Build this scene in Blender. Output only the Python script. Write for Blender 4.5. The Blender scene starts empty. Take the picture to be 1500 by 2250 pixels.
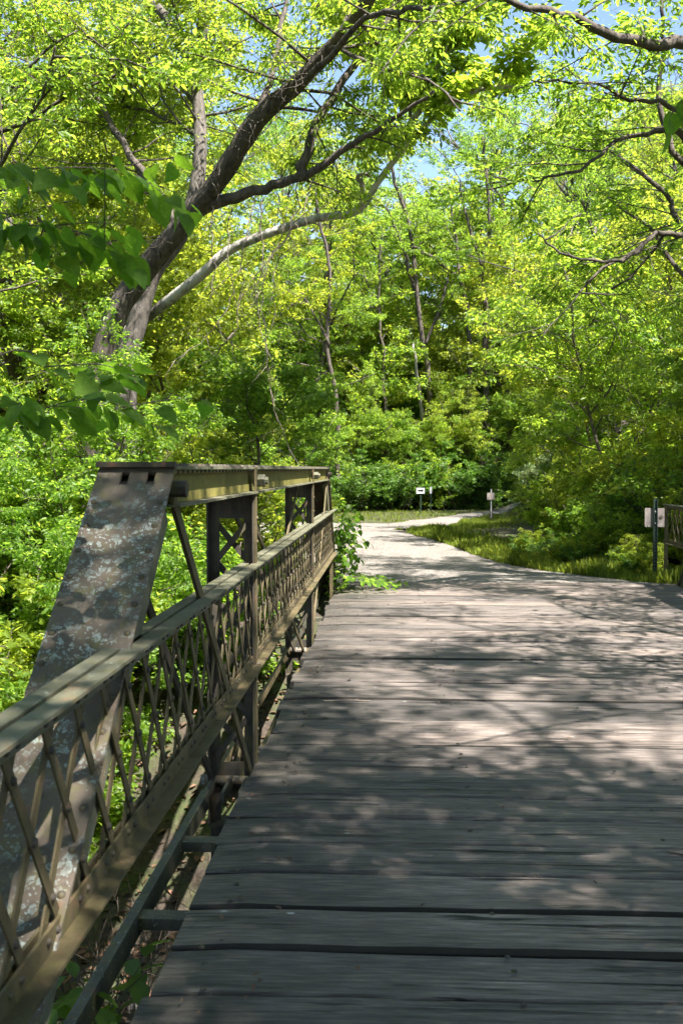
import bpy, math, random
import numpy as np
from mathutils import Vector, Matrix, Euler

# ------------------------------------------------------------------ camera, sky, sun, exposure
sc = bpy.context.scene
C = sc.collection
R = math.radians
FPX = 2187.0
cam_d = bpy.data.cameras.new("camera")
cam = bpy.data.objects.new("camera", cam_d); C.objects.link(cam)
cam.location = (0, 0, 1.6)
cam.rotation_euler = (R(90 - 2.49), 0, R(2.93))
cam_d.sensor_fit = 'HORIZONTAL'; cam_d.sensor_width = 24.0; cam_d.lens = 35.0
cam_d.clip_start = 0.05; cam_d.clip_end = 2000
cam_d.dof.use_dof = True; cam_d.dof.focus_distance = 7.5; cam_d.dof.aperture_fstop = 7.1
sc.camera = cam

SUN_EL, SUN_VEC = 60.0, Vector((0.74, -0.672))          # horizontal direction towards the sun
world = bpy.data.worlds.new("World"); sc.world = world; world.use_nodes = True
wn = world.node_tree.nodes; wl = world.node_tree.links
bg = wn["Background"]; sky = wn.new("ShaderNodeTexSky"); sky.sky_type = 'NISHITA'; sky.sun_disc = False
sky.sun_elevation = R(SUN_EL); sky.sun_rotation = math.atan2(SUN_VEC.x, SUN_VEC.y)
sky.air_density = 1.0; sky.dust_density = 0.6; sky.ozone_density = 1.0
wl.new(sky.outputs[0], bg.inputs[0]); bg.inputs[1].default_value = 0.065
sun_d = bpy.data.lights.new("sun", 'SUN'); sun_d.energy = 5.0; sun_d.angle = R(0.53); sun_d.color = (1, 0.945, 0.87)
sun = bpy.data.objects.new("sun", sun_d); C.objects.link(sun)
sdir = Vector((SUN_VEC.x * math.cos(R(SUN_EL)), SUN_VEC.y * math.cos(R(SUN_EL)), math.sin(R(SUN_EL))))
sun.rotation_euler = sdir.to_track_quat('Z', 'Y').to_euler(); sun.location = sdir * 60
sc.view_settings.view_transform = 'Standard'; sc.view_settings.look = 'None'
sc.view_settings.exposure = 2.3; sc.view_settings.gamma = 1.0
sc.render.engine = 'CYCLES'
cy = sc.cycles
cy.max_bounces = 6; cy.diffuse_bounces = 3; cy.glossy_bounces = 2; cy.transmission_bounces = 5; cy.transparent_max_bounces = 4
cy.use_adaptive_sampling = True; cy.adaptive_threshold = 0.03
cy.use_denoising = True
try:
    cy.denoiser = 'OPENIMAGEDENOISE'
except Exception:
    pass
cy.sample_clamp_indirect = 6.0
cy.caustics_reflective = False; cy.caustics_refractive = False

rng = random.Random(11)
nr = np.random.default_rng(5)
CAM_R = Euler((R(90 - 2.49), 0, R(2.93))).to_matrix()

def at(px, py, d):
    """A spot in the place: d metres down the bridge axis, seen at photo pixel px,py."""
    v = CAM_R @ Vector(((px - 750) / FPX, (1125 - py) / FPX, -1.0))
    return Vector((0, 0, 1.6)) + v * (d / v.y)

# ------------------------------------------------------------------ materials
def mat(name):
    m = bpy.data.materials.new(name); m.use_nodes = True
    nt = m.node_tree; b = nt.nodes["Principled BSDF"]
    return m, nt, b

def N(nt, typ, **kw):
    n = nt.nodes.new(typ)
    for k, v in kw.items():
        if k.startswith("i_"):
            key = k[2:]
            n.inputs[int(key) if key.isdigit() else key.replace("_", " ")].default_value = v
        else:
            setattr(n, k, v)
    return n

def ramp(nt, fac, stops, interp='LINEAR'):
    r = nt.nodes.new("ShaderNodeValToRGB"); r.color_ramp.interpolation = interp
    els = r.color_ramp.elements
    while len(els) < len(stops): els.new(0.5)
    for e, (p, c) in zip(els, stops):
        e.position = p; e.color = (*c, 1) if len(c) == 3 else c
    nt.links.new(fac, r.inputs[0]); return r

def mix(nt, fac, a, b, mode='MIX'):
    m = nt.nodes.new("ShaderNodeMix"); m.data_type = 'RGBA'; m.blend_type = mode
    for sock, v in ((m.inputs[0], fac), (m.inputs[6], a), (m.inputs[7], b)):
        if hasattr(v, "links"): nt.links.new(v, sock)
        elif isinstance(v, (int, float)): sock.default_value = v
        else: sock.default_value = (*v, 1)
    return m.outputs[2]

def noise(nt, vec, scale, detail=4, rough=0.55, dist=0.0):
    n = N(nt, "ShaderNodeTexNoise", i_Scale=scale, i_Detail=detail, i_Roughness=rough, i_Distortion=dist)
    if vec is not None: nt.links.new(vec, n.inputs["Vector"])
    return n.outputs["Fac"]

def mapping(nt, src, scale=(1, 1, 1), loc=None):
    m = nt.nodes.new("ShaderNodeMapping"); m.inputs["Scale"].default_value = scale
    nt.links.new(src, m.inputs["Vector"])
    if loc is not None: nt.links.new(loc, m.inputs["Location"])
    return m.outputs[0]

def bump(nt, b, h, strength, dist=0.02):
    bp = N(nt, "ShaderNodeBump", i_Strength=strength, i_Distance=dist)
    nt.links.new(h, bp.inputs["Height"]); nt.links.new(bp.outputs[0], b.inputs["Normal"])

def leaf_veins(m):
    nt = m.node_tree; tc = N(nt, "ShaderNodeTexCoord"); sp = N(nt, "ShaderNodeSeparateXYZ"); nt.links.new(tc.outputs["Object"], sp.inputs[0])
    ay = N(nt, "ShaderNodeMath", operation='ABSOLUTE'); nt.links.new(sp.outputs[1], ay.inputs[0])
    a = N(nt, "ShaderNodeMath", operation='MULTIPLY_ADD'); nt.links.new(ay.outputs[0], a.inputs[0]); a.inputs[1].default_value = -0.85; nt.links.new(sp.outputs[0], a.inputs[2])
    p = N(nt, "ShaderNodeMath", operation='PINGPONG'); nt.links.new(a.outputs[0], p.inputs[0]); p.inputs[1].default_value = 0.075
    mn = N(nt, "ShaderNodeMath", operation='MINIMUM'); nt.links.new(p.outputs[0], mn.inputs[0]); nt.links.new(ay.outputs[0], mn.inputs[1])
    f = ramp(nt, mn.outputs[0], [(0.006, (1, 1, 1)), (0.022, (0, 0, 0))]).outputs[0]
    blot = ramp(nt, noise(nt, tc.outputs["Object"], 5, 4, 0.6), [(0.35, (0.7, 0.72, 0.6)), (0.65, (1.15, 1.12, 1.0))]).outputs[0]
    for n in list(nt.nodes):
        if n.type in ('BSDF_PRINCIPLED', 'BSDF_TRANSLUCENT'):
            l = n.inputs[0].links[0]; src = l.from_socket; nt.links.remove(l)
            k = 1.7 if n.type == 'BSDF_PRINCIPLED' else 0.6
            nt.links.new(mix(nt, f, mix(nt, 1.0, src, blot, 'MULTIPLY'), mix(nt, 1.0, src, (k, k, k), 'MULTIPLY')), n.inputs[0])
        if n.type == 'BSDF_PRINCIPLED': bump(nt, n, f, 0.4, 0.004)

def leaf_mat(name, refl, trans, var=0.35, tmix=0.5, rough=0.42, spec=0.35):
    m, nt, b = mat(name)
    geo = N(nt, "ShaderNodeNewGeometry"); oi = N(nt, "ShaderNodeObjectInfo")
    def vary(col):
        lo = tuple(c * (1 - var) for c in col); hi = (min(1, col[0] * (1 + var * 1.5)), min(1, col[1] * (1 + var * .8)), col[2] * (1 + var))
        r = ramp(nt, geo.outputs["Random Per Island"], [(0, lo), (0.55, col), (1, hi)])
        tint = ramp(nt, oi.outputs["Random"], [(0, (0.82, 0.92, 0.9)), (0.5, (1, 1, 1)), (1, (1.08, 1.04, 0.9))])
        return mix(nt, 1.0, r.outputs[0], tint.outputs[0], 'MULTIPLY')
    nt.links.new(vary(refl), b.inputs["Base Color"])
    b.inputs["Roughness"].default_value = rough; b.inputs["Specular IOR Level"].default_value = spec
    tr = N(nt, "ShaderNodeBsdfTranslucent"); nt.links.new(vary(trans), tr.inputs[0])
    ms = N(nt, "ShaderNodeMixShader"); ms.inputs[0].default_value = tmix
    nt.links.new(b.outputs[0], ms.inputs[1]); nt.links.new(tr.outputs[0], ms.inputs[2])
    nt.links.new(ms.outputs[0], nt.nodes["Material Output"].inputs[0])
    return m

def bark_mat(name, dark, light, scale=6.0, patch=None):
    m, nt, b = mat(name)
    tc = N(nt, "ShaderNodeTexCoord"); v = tc.outputs["Object"]
    n1 = noise(nt, mapping(nt, v, (1, 1, 0.28)), scale * 3.0, 6, 0.65, 0.4)
    n2 = noise(nt, v, scale * 0.25, 3)
    c = ramp(nt, n1, [(0.34, dark), (0.62, light)]).outputs[0]
    c = mix(nt, ramp(nt, n2, [(0.45, (0, 0, 0)), (0.62, (0.6, 0.6, 0.6))]).outputs[0], c, tuple(x * 0.7 for x in light))
    if patch:
        n3 = noise(nt, v, 3.2, 3, 0.6, 0.6)
        c = mix(nt, ramp(nt, n3, [(0.47, (0, 0, 0)), (0.53, (1, 1, 1))]).outputs[0], c, patch)
    nt.links.new(c, b.inputs["Base Color"]); b.inputs["Roughness"].default_value = 0.9
    bump(nt, b, n1, 0.9, 0.03)
    return m

def steel_mat(name, base, alt, rust=(0.16, 0.075, 0.04), lichen=0.0, moss=(0.11, 0.105, 0.03), rustamt=0.62):
    m, nt, b = mat(name)
    tc = N(nt, "ShaderNodeTexCoord"); v = tc.outputs["Object"]
    n1 = noise(nt, v, 5, 6, 0.62, 0.2); n2 = noise(nt, v, 17, 6, 0.7)
    n4 = noise(nt, mapping(nt, v, (14, 14, 2.5)), 2.0, 4, 0.6)
    c = ramp(nt, n1, [(0.34, base), (0.66, alt)]).outputs[0]
    c = mix(nt, ramp(nt, n4, [(0.5, (0, 0, 0)), (0.68, (.55, .55, .55))]).outputs[0], c, moss)
    c = mix(nt, ramp(nt, n2, [(rustamt - .06, (0, 0, 0)), (rustamt + .05, (0.85, 0.85, 0.85))]).outputs[0], c, rust)
    c = mix(nt, ramp(nt, n2, [(0.28, (.6, .6, .6)), (0.44, (0, 0, 0))]).outputs[0], c, tuple(x * 0.4 for x in base))
    h = n2
    if lichen > 0:
        warp = noise(nt, v, 26, 4, 0.6)
        wv = nt.nodes.new("ShaderNodeVectorMath"); wv.operation = 'ADD'
        nt.links.new(v, wv.inputs[0])
        sca = nt.nodes.new("ShaderNodeVectorMath"); sca.operation = 'SCALE'; sca.inputs[3].default_value = 0.06
        nn = N(nt, "ShaderNodeTexNoise", i_Scale=24.0, i_Detail=4.0); nt.links.new(v, nn.inputs["Vector"])
        nt.links.new(nn.outputs["Color"], sca.inputs[0]); nt.links.new(sca.outputs[0], wv.inputs[1])
        lm = None
        for scl, th, wd in ((38.0, 0, 0), (95.0, 0, 0)):
            vo = N(nt, "ShaderNodeTexVoronoi", i_Scale=scl); nt.links.new(wv.outputs[0], vo.inputs["Vector"])
            # each cell grows its own size of rosette
            sep = N(nt, "ShaderNodeSeparateColor"); nt.links.new(vo.outputs["Color"], sep.inputs[0])
            ml = N(nt, "ShaderNodeMath", operation='MULTIPLY'); nt.links.new(sep.outputs[0], ml.inputs[0]); ml.inputs[1].default_value = 0.54 * lichen
            sb = N(nt, "ShaderNodeMath", operation='SUBTRACT'); nt.links.new(ml.outputs[0], sb.inputs[0]); nt.links.new(vo.outputs["Distance"], sb.inputs[1])
            edge = ramp(nt, sb.outputs[0], [(0.0, (0, 0, 0)), (0.05, (1, 1, 1)), (0.30, (0.35, 0.35, 0.35))]).outputs[0]
            lm = edge if lm is None else mix(nt, 1.0, lm, edge, 'LIGHTEN')
        patchy = ramp(nt, noise(nt, v, 4.0, 3, 0.6), [(0.40, (0, 0, 0)), (0.54, (1, 1, 1))]).outputs[0]
        lm = mix(nt, 1.0, lm, patchy, 'MULTIPLY')
        lm = mix(nt, 1.0, lm, ramp(nt, noise(nt, v, 90, 4, 0.7), [(0.3, (.3, .3, .3)), (0.6, (1, 1, 1))]).outputs[0], 'MULTIPLY')
        lc = ramp(nt, warp, [(0.35, (0.17, 0.21, 0.195)), (0.65, (0.36, 0.42, 0.39))]).outputs[0]
        c = mix(nt, lm, c, lc)
    nt.links.new(c, b.inputs["Base Color"])
    b.inputs["Roughness"].default_value = 0.72; b.inputs["Metallic"].default_value = 0.0; b.inputs["Specular IOR Level"].default_value = 0.35
    bump(nt, b, h, 0.35, 0.006)
    return m

def plain(name, col, rough=0.7, var=0.25, scale=12, bmp=0.2):
    m, nt, b = mat(name)
    tc = N(nt, "ShaderNodeTexCoord"); n = noise(nt, tc.outputs["Object"], scale, 5, 0.6)
    nt.links.new(ramp(nt, n, [(0.3, tuple(c * (1 - var) for c in col)), (0.7, tuple(min(1, c * (1 + var)) for c in col))]).outputs[0], b.inputs["Base Color"])
    b.inputs["Roughness"].default_value = rough
    if bmp: bump(nt, b, n, bmp, 0.01)
    return m

def deck_mat():
    m, nt, b = mat("weathered_planks")
    tc = N(nt, "ShaderNodeTexCoord"); oi = N(nt, "ShaderNodeObjectInfo")
    cmb = N(nt, "ShaderNodeCombineXYZ")
    for i, k in ((0, 37.0), (1, 91.0), (2, 13.0)):
        ml = N(nt, "ShaderNodeMath", operation='MULTIPLY'); nt.links.new(oi.outputs["Random"], ml.inputs[0]); ml.inputs[1].default_value = k
        nt.links.new(ml.outputs[0], cmb.inputs[i])
    v = tc.outputs["Object"]
    g1 = noise(nt, mapping(nt, v, (2.6, 30, 30), cmb.outputs[0]), 2.2, 8, 0.68, 0.25)     # fibres
    g2 = noise(nt, mapping(nt, v, (0.7, 9, 9), cmb.outputs[0]), 1.5, 5, 0.6, 0.5)          # broad bands
    g3 = noise(nt, mapping(nt, v, (0.38, 26, 26), cmb.outputs[0]), 1.3, 5, 0.62, 0.9)        # long checks
    w1 = noise(nt, mapping(nt, v, (0.8, 1.6, 1.6), cmb.outputs[0]), 1.6, 5, 0.6)            # worn patches
    c = ramp(nt, g1, [(0.28, (0.092, 0.079, 0.072)), (0.5, (0.152, 0.132, 0.121)), (0.72, (0.285, 0.251, 0.232))]).outputs[0]
    c = mix(nt, 0.75, c, ramp(nt, g2, [(0.3, (0.55, 0.56, 0.57)), (0.7, (1.12, 1.08, 1.05))]).outputs[0], 'MULTIPLY')
    c = mix(nt, 0.8, c, ramp(nt, w1, [(0.32, (0.55, 0.55, 0.56)), (0.66, (1.28, 1.24, 1.21))]).outputs[0], 'MULTIPLY')
    tint = ramp(nt, oi.outputs["Random"], [(0, (0.62, 0.64, 0.66)), (0.35, (1.0, 0.96, 0.93)), (0.7, (0.8, 0.81, 0.82)), (1, (1.22, 1.17, 1.12))]).outputs[0]
    c = mix(nt, 1.0, c, tint, 'MULTIPLY')
    sx = N(nt, "ShaderNodeSeparateXYZ"); nt.links.new(v, sx.inputs[0])
    wob = N(nt, "ShaderNodeMath", operation='MULTIPLY_ADD'); nt.links.new(w1, wob.inputs[0]); wob.inputs[1].default_value = 1.3; nt.links.new(sx.outputs[0], wob.inputs[2])
    edge_tone = ramp(nt, wob.outputs[0], [(0.0, (0.50, 0.52, 0.50)), (0.9, (0.92, 0.92, 0.92)), (1.0, (1.0, 1.0, 1.0))]).outputs[0]     # planks darken towards their -x ends
    c = mix(nt, 1.0, c, edge_tone, 'MULTIPLY')
    # checks and splits along the grain
    ab = N(nt, "ShaderNodeMath", operation='SUBTRACT'); nt.links.new(g3, ab.inputs[0]); ab.inputs[1].default_value = 0.5
    ab2 = N(nt, "ShaderNodeMath", operation='ABSOLUTE'); nt.links.new(ab.outputs[0], ab2.inputs[0])
    crack = ramp(nt, ab2.outputs[0], [(0.008, (0, 0, 0)), (0.022, (1, 1, 1))]).outputs[0]
    cm = ramp(nt, noise(nt, mapping(nt, v, (0.9, 3.5, 3.5), cmb.outputs[0]), 2.1, 3, 0.5), [(0.60, (1, 1, 1)), (0.68, (0, 0, 0))]).outputs[0]
    crack = mix(nt, cm, crack, (1, 1, 1))
    c = mix(nt, crack, (0.012, 0.011, 0.010), c)
    g5 = noise(nt, mapping(nt, v, (0.30, 8.5, 8.5), cmb.outputs[0]), 1.3, 6, 0.6, 0.35)
    d1 = N(nt, "ShaderNodeMath", operation='SUBTRACT'); nt.links.new(g5, d1.inputs[0]); d1.inputs[1].default_value = 0.47
    d2 = N(nt, "ShaderNodeMath", operation='ABSOLUTE'); nt.links.new(d1.outputs[0], d2.inputs[0])
    split = ramp(nt, d2.outputs[0], [(0.009, (0, 0, 0)), (0.026, (1, 1, 1))]).outputs[0]
    sm = ramp(nt, noise(nt, mapping(nt, v, (0.8, 4, 4), cmb.outputs[0]), 1.6, 3, 0.5), [(0.56, (1, 1, 1)), (0.64, (0, 0, 0))]).outputs[0]
    split = mix(nt, sm, split, (1, 1, 1))
    c = mix(nt, split, (0.010, 0.009, 0.008), c)
    crack = mix(nt, 1.0, crack, split, 'MULTIPLY')
    # moss and droppings specks near the ends
    vo = N(nt, "ShaderNodeTexVoronoi", i_Scale=9.0); nt.links.new(mapping(nt, v, (0.45, 1, 1), cmb.outputs[0]), vo.inputs["Vector"])
    spk = ramp(nt, vo.outputs["Distance"], [(0.045, (1, 1, 1)), (0.075, (0, 0, 0))]).outputs[0]
    spm = ramp(nt, noise(nt, mapping(nt, v, (1, 1, 1), cmb.outputs[0]), 1.7, 2), [(0.46, (0, 0, 0)), (0.56, (.8, .8, .8))]).outputs[0]
    c = mix(nt, mix(nt, 1.0, spk, spm, 'MULTIPLY'), c, (0.42, 0.43, 0.41))
    ms = ramp(nt, noise(nt, mapping(nt, v, (1.2, 3, 3), cmb.outputs[0]), 2.4, 6, 0.7), [(0.64, (0, 0, 0)), (0.74, (.55, .55, .55))]).outputs[0]
    c = mix(nt, ms, c, (0.075, 0.07, 0.03))
    nt.links.new(c, b.inputs["Base Color"])
    b.inputs["Specular IOR Level"].default_value = 0.35
    nt.links.new(ramp(nt, g1, [(0.3, (0.78,) * 3), (0.7, (0.55,) * 3)]).outputs[0], b.inputs["Roughness"])
    hh = mix(nt, 0.55, g1, crack)
    hh = mix(nt, 0.3, hh, g2)
    bump(nt, b, hh, 0.9, 0.02)
    return m

def ground_mat():
    m, nt, b = mat("woodland_floor")
    tc = N(nt, "ShaderNodeTexCoord"); v = tc.outputs["Object"]
    n1 = noise(nt, v, 1.1, 6, 0.65); n2 = noise(nt, v, 14, 6, 0.7); n3 = noise(nt, v, 45, 4, 0.7)
    dirt = ramp(nt, n2, [(0.3, (0.018, 0.013, 0.010)), (0.55, (0.05, 0.036, 0.026)), (0.75, (0.10, 0.073, 0.053))]).outputs[0]
    grn = ramp(nt, n3, [(0.3, (0.022, 0.034, 0.009)), (0.7, (0.06, 0.078, 0.018))]).outputs[0]
    nt.links.new(mix(nt, ramp(nt, n1, [(0.45, (0, 0, 0)), (0.6, (0.9, 0.9, 0.9))]).outputs[0], dirt, grn), b.inputs["Base Color"])
    b.inputs["Roughness"].default_value = 0.95
    bump(nt, b, n2, 0.8, 0.05)
    return m

def gravel_mat():
    m, nt, b = mat("pale_gravel")
    tc = N(nt, "ShaderNodeTexCoord"); v = tc.outputs["Object"]
    n1 = noise(nt, v, 0.9, 5, 0.6); n2 = noise(nt, v, 30, 6, 0.75)
    vo = N(nt, "ShaderNodeTexVoronoi", i_Scale=38.0); nt.links.new(v, vo.inputs["Vector"])
    sep = N(nt, "ShaderNodeSeparateColor"); nt.links.new(vo.outputs["Color"], sep.inputs[0])
    c = ramp(nt, sep.outputs[0], [(0, (0.075, 0.067, 0.06)), (0.5, (0.145, 0.13, 0.118)), (1, (0.25, 0.226, 0.205))]).outputs[0]
    c = mix(nt, 0.7, c, ramp(nt, n1, [(0.3, (0.7, 0.68, 0.64)), (0.7, (1.12, 1.1, 1.08))]).outputs[0], 'MULTIPLY')
    nt.links.new(c, b.inputs["Base Color"]); b.inputs["Roughness"].default_value = 0.95
    bump(nt, b, mix(nt, 0.5, n2, vo.outputs["Distance"]), 0.7, 0.02)
    return m

M = dict(
    deck=deck_mat(), ground=ground_mat(), gravel=gravel_mat(),
    post=steel_mat("lichened_steel", (0.06, 0.049, 0.036), (0.13, 0.10, 0.076), lichen=1.0, rustamt=0.66),
    chord=steel_mat("olive_steel", (0.105, 0.096, 0.018), (0.19, 0.165, 0.04), rust=(0.10, 0.06, 0.03), rustamt=0.64),
    dark=steel_mat("dark_steel", (0.028, 0.024, 0.02), (0.065, 0.054, 0.042), rust=(0.10, 0.05, 0.03)),
    rail=steel_mat("rail_steel", (0.05, 0.042, 0.017), (0.105, 0.08, 0.042), moss=(0.10, 0.092, 0.028), rust=(0.14, 0.075, 0.045)),
    railtop=steel_mat("rail_top_steel", (0.075, 0.076, 0.047), (0.135, 0.13, 0.09), rust=(0.15, 0.10, 0.06), lichen=0.45),
    ironbar=steel_mat("weathered_iron", (0.045, 0.045, 0.036), (0.095, 0.09, 0.072), rust=(0.11, 0.07, 0.045), lichen=0.5),
    bark=bark_mat("furrowed_bark", (0.018, 0.014, 0.011), (0.105, 0.083, 0.068)),
    bark2=bark_mat("grey_bark", (0.026, 0.022, 0.018), (0.14, 0.12, 0.105)),
    bark3=bark_mat("dead_grey_bark", (0.10, 0.09, 0.08), (0.27, 0.25, 0.225)),
    syc=bark_mat("sycamore_bark", (0.11, 0.098, 0.082), (0.30, 0.28, 0.245), 3.0, patch=(0.40, 0.375, 0.335)),
    twig=plain("twig_bark", (0.085, 0.066, 0.052), 0.85),
    vine=plain("dry_vine", (0.15, 0.12, 0.095), 0.85),
    white=plain("white_sign", (0.78, 0.78, 0.80), 0.5, 0.04, 6, 0),
    black=plain("black_paint_slot_shade", (0.012, 0.012, 0.014), 0.5, 0.1, 6, 0),
    greenpost=plain("green_post", (0.010, 0.026, 0.019), 0.5, 0.3, 9, 0.1),
    board=plain("weathered_board", (0.20, 0.172, 0.162), 0.75, 0.28, 7, 0.2),
    galv=plain("dull_metal", (0.30, 0.31, 0.33), 0.55, 0.2, 8, 0.1),
    litter=leaf_mat("dry_leaves", (0.10, 0.062, 0.036), (0.06, 0.03, 0.012), 0.55, 0.12, 0.7),
    dirt=plain("dark_plank_side", (0.018, 0.015, 0.012), 0.95),
    stone=plain("creek_stone", (0.11, 0.10, 0.09), 0.85, 0.35, 9, 0.5),
    L_yellow=leaf_mat("leaf_yellow_green", (0.135, 0.20, 0.026), (0.50, 0.61, 0.055), 0.35, 0.6),
    L_mid=leaf_mat("leaf_mid_green", (0.09, 0.17, 0.025), (0.33, 0.54, 0.05), 0.38, 0.6),
    L_fresh=leaf_mat("leaf_fresh_green", (0.11, 0.19, 0.025), (0.42, 0.60, 0.05), 0.35, 0.6),
    L_dark=leaf_mat("leaf_dark_green", (0.06, 0.125, 0.016), (0.18, 0.36, 0.03), 0.35, 0.42),
    L_pale=leaf_mat("leaf_pale_green", (0.16, 0.22, 0.09), (0.28, 0.38, 0.10), 0.4, 0.42),
    L_near=leaf_mat("leaf_heart_green", (0.06, 0.125, 0.016), (0.24, 0.46, 0.03), 0.35, 0.55, 0.6, 0.15),
    grass=leaf_mat("grass_green", (0.13, 0.19, 0.026), (0.34, 0.44, 0.04), 0.4, 0.45, 0.6),
)

leaf_veins(M["L_near"])
# ------------------------------------------------------------------ mesh helpers
class MB:
    def __init__(s): s.v = []; s.f = []
    def quadbox(s, c, ex, ey, ez):
        """box about c with half-extent vectors ex, ey, ez"""
        b = len(s.v); c = Vector(c)
        for a in (-1, 1):
            for e in (-1, 1):
                for g in (-1, 1): s.v.append(c + ex * a + ey * e + ez * g)
        for q in ((0, 1, 3, 2), (4, 6, 7, 5), (0, 4, 5, 1), (2, 3, 7, 6), (0, 2, 6, 4), (1, 5, 7, 3)):
            s.f.append(tuple(b + i for i in q))
        return s
    def box(s, x0, x1, y0, y1, z0, z1):
        return s.quadbox(((x0 + x1) / 2, (y0 + y1) / 2, (z0 + z1) / 2), Vector(((x1 - x0) / 2, 0, 0)), Vector((0, (y1 - y0) / 2, 0)), Vector((0, 0, (z1 - z0) / 2)))
    def bar(s, p, q, w, t, side):
        """flat bar p->q; t is its thickness along vector side, w its width across"""
        p, q, side = Vector(p), Vector(q), Vector(side).normalized()
        d = (q - p); u = d.normalized(); n = (side - u * side.dot(u)).normalized(); x = u.cross(n)
        return s.quadbox((p + q) / 2, d / 2, x * (w / 2), n * (t / 2))
    def tube(s, pts, rad, n=6, cap=True):
        b = len(s.v); k = len(pts)
        pts = [Vector(p) for p in pts]
        ref = Vector((0.31, 0.2, 0.93))
        prev = None
        for i, p in enumerate(pts):
            t = (pts[min(i + 1, k - 1)] - pts[max(i - 1, 0)])
            if t.length < 1e-9: t = Vector((0, 0, 1))
            t.normalize()
            if prev is None:
                a = t.cross(ref)
                if a.length < 0.05: a = t.cross(Vector((1, 0, 0)))
            else:
                a = prev - t * prev.dot(t)
                if a.length < 1e-6: a = t.cross(ref)
            a.normalize(); prev = a; c = t.cross(a); r = rad[i]
            for j in range(n):
                an = 2 * math.pi * j / n
                s.v.append(p + a * (math.cos(an) * r) + c * (math.sin(an) * r))
        for i in range(k - 1):
            for j in range(n):
                j2 = (j + 1) % n
                s.f.append((b + i * n + j, b + i * n + j2, b + (i + 1) * n + j2, b + (i + 1) * n + j))
        if cap:
            s.f.append(tuple(b + j for j in range(n))[::-1]); s.f.append(tuple(b + (k - 1) * n + j for j in range(n)))
        return s
    def dome(s, c, nrm, r, h, n=7):
        c, nrm = Vector(c), Vector(nrm).normalized()
        a = nrm.cross(Vector((0.3, 0.9, 0.2))).normalized(); e = nrm.cross(a); b = len(s.v)
        for rr, hh in ((1.0, 0.0), (0.78, 0.65)):
            for j in range(n):
                an = 2 * math.pi * j / n
                s.v.append(c + (a * math.cos(an) + e * math.sin(an)) * r * rr + nrm * h * hh)
        s.v.append(c + nrm * h)
        for j in range(n):
            j2 = (j + 1) % n
            s.f.append((b + j, b + j2, b + n + j2, b + n + j)); s.f.append((b + n + j, b + n + j2, b + 2 * n))
        return s
    def mesh(s, name, smooth=False):
        me = bpy.data.meshes.new(name); me.from_pydata([tuple(v) for v in s.v], [], s.f)
        if smooth: me.polygons.foreach_set("use_smooth", [True] * len(me.polygons))
        me.update(); return me
    def build(s, name, m, parent=None, smooth=False):
        return link(name, s.mesh(name, smooth), m, parent)

def link(name, me, m, parent=None):
    if m and not me.materials: me.materials.append(m)
    o = bpy.data.objects.new(name, me); C.objects.link(o)
    if parent is not None:
        o.parent = parent
        o.matrix_parent_inverse = Matrix.Translation(parent.location).inverted() if parent.location.length > 0 else Matrix()
    return o

def tag(o, label, cat=None, group=None, kind=None):
    if label: o["label"] = label
    if cat: o["category"] = cat
    if group: o["group"] = group
    if kind: o["kind"] = kind
    return o

def thing(name, label, cat, group=None):
    return tag_empty(name, label, cat, group)

def tag_empty(name, label, cat, group=None):
    o = bpy.data.objects.new(name, None); C.objects.link(o); o.empty_display_size = 0.1
    return tag(o, label, cat, group)

def copy_tree(root, loc, rz, scale, label, group):
    c = root.copy(); C.objects.link(c); c.location = loc; c.rotation_euler = (0, 0, rz); c.scale = scale
    tag(c, label, None, group)
    for ch in root.children:
        k = ch.copy(); C.objects.link(k); k.parent = c
    return c

# ------------------------------------------------------------------ terrain
def sst(a, b, x):
    t = np.clip((x - a) / (b - a), 0, 1); return t * t * (3 - 2 * t)

ROAD_R = [(14.0, 4.2), (14.6, 3.55), (15.5, 2.85), (16.4, 2.25), (18.1, 1.75), (20.2, 1.40), (23.3, 0.95), (25.5, 0.35), (27.2, 0.9)]
ROAD = [(14.0, -0.95, 4.3), (14.6, -0.95, 3.55), (15.5, -1.0, 2.85), (16.4, -1.2, 2.25), (18.1, -1.6, 1.75), (20.2, -2.3, 1.42),
        (22.0, -3.1, 1.15), (23.6, -4.0, 0.85), (25.0, -5.0, 0.45), (26.3, -6.4, 0.1), (27.6, -8.5, 1.35), (28.8, -12, 1.3), (29.9, -18, 0.2)]
PATH = [(26.6, 0.0, 0.9), (28.2, 1.45, -0.3), (30.2, 1.95, 0.1), (32.7, 2.62, 1.25), (35.0, 3.35, 2.15), (37.2, 4.3, 2.95), (39.3, 5.6, 4.2), (41.5, 7.4, 5.9), (44, 9.8, 8.2)]

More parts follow.
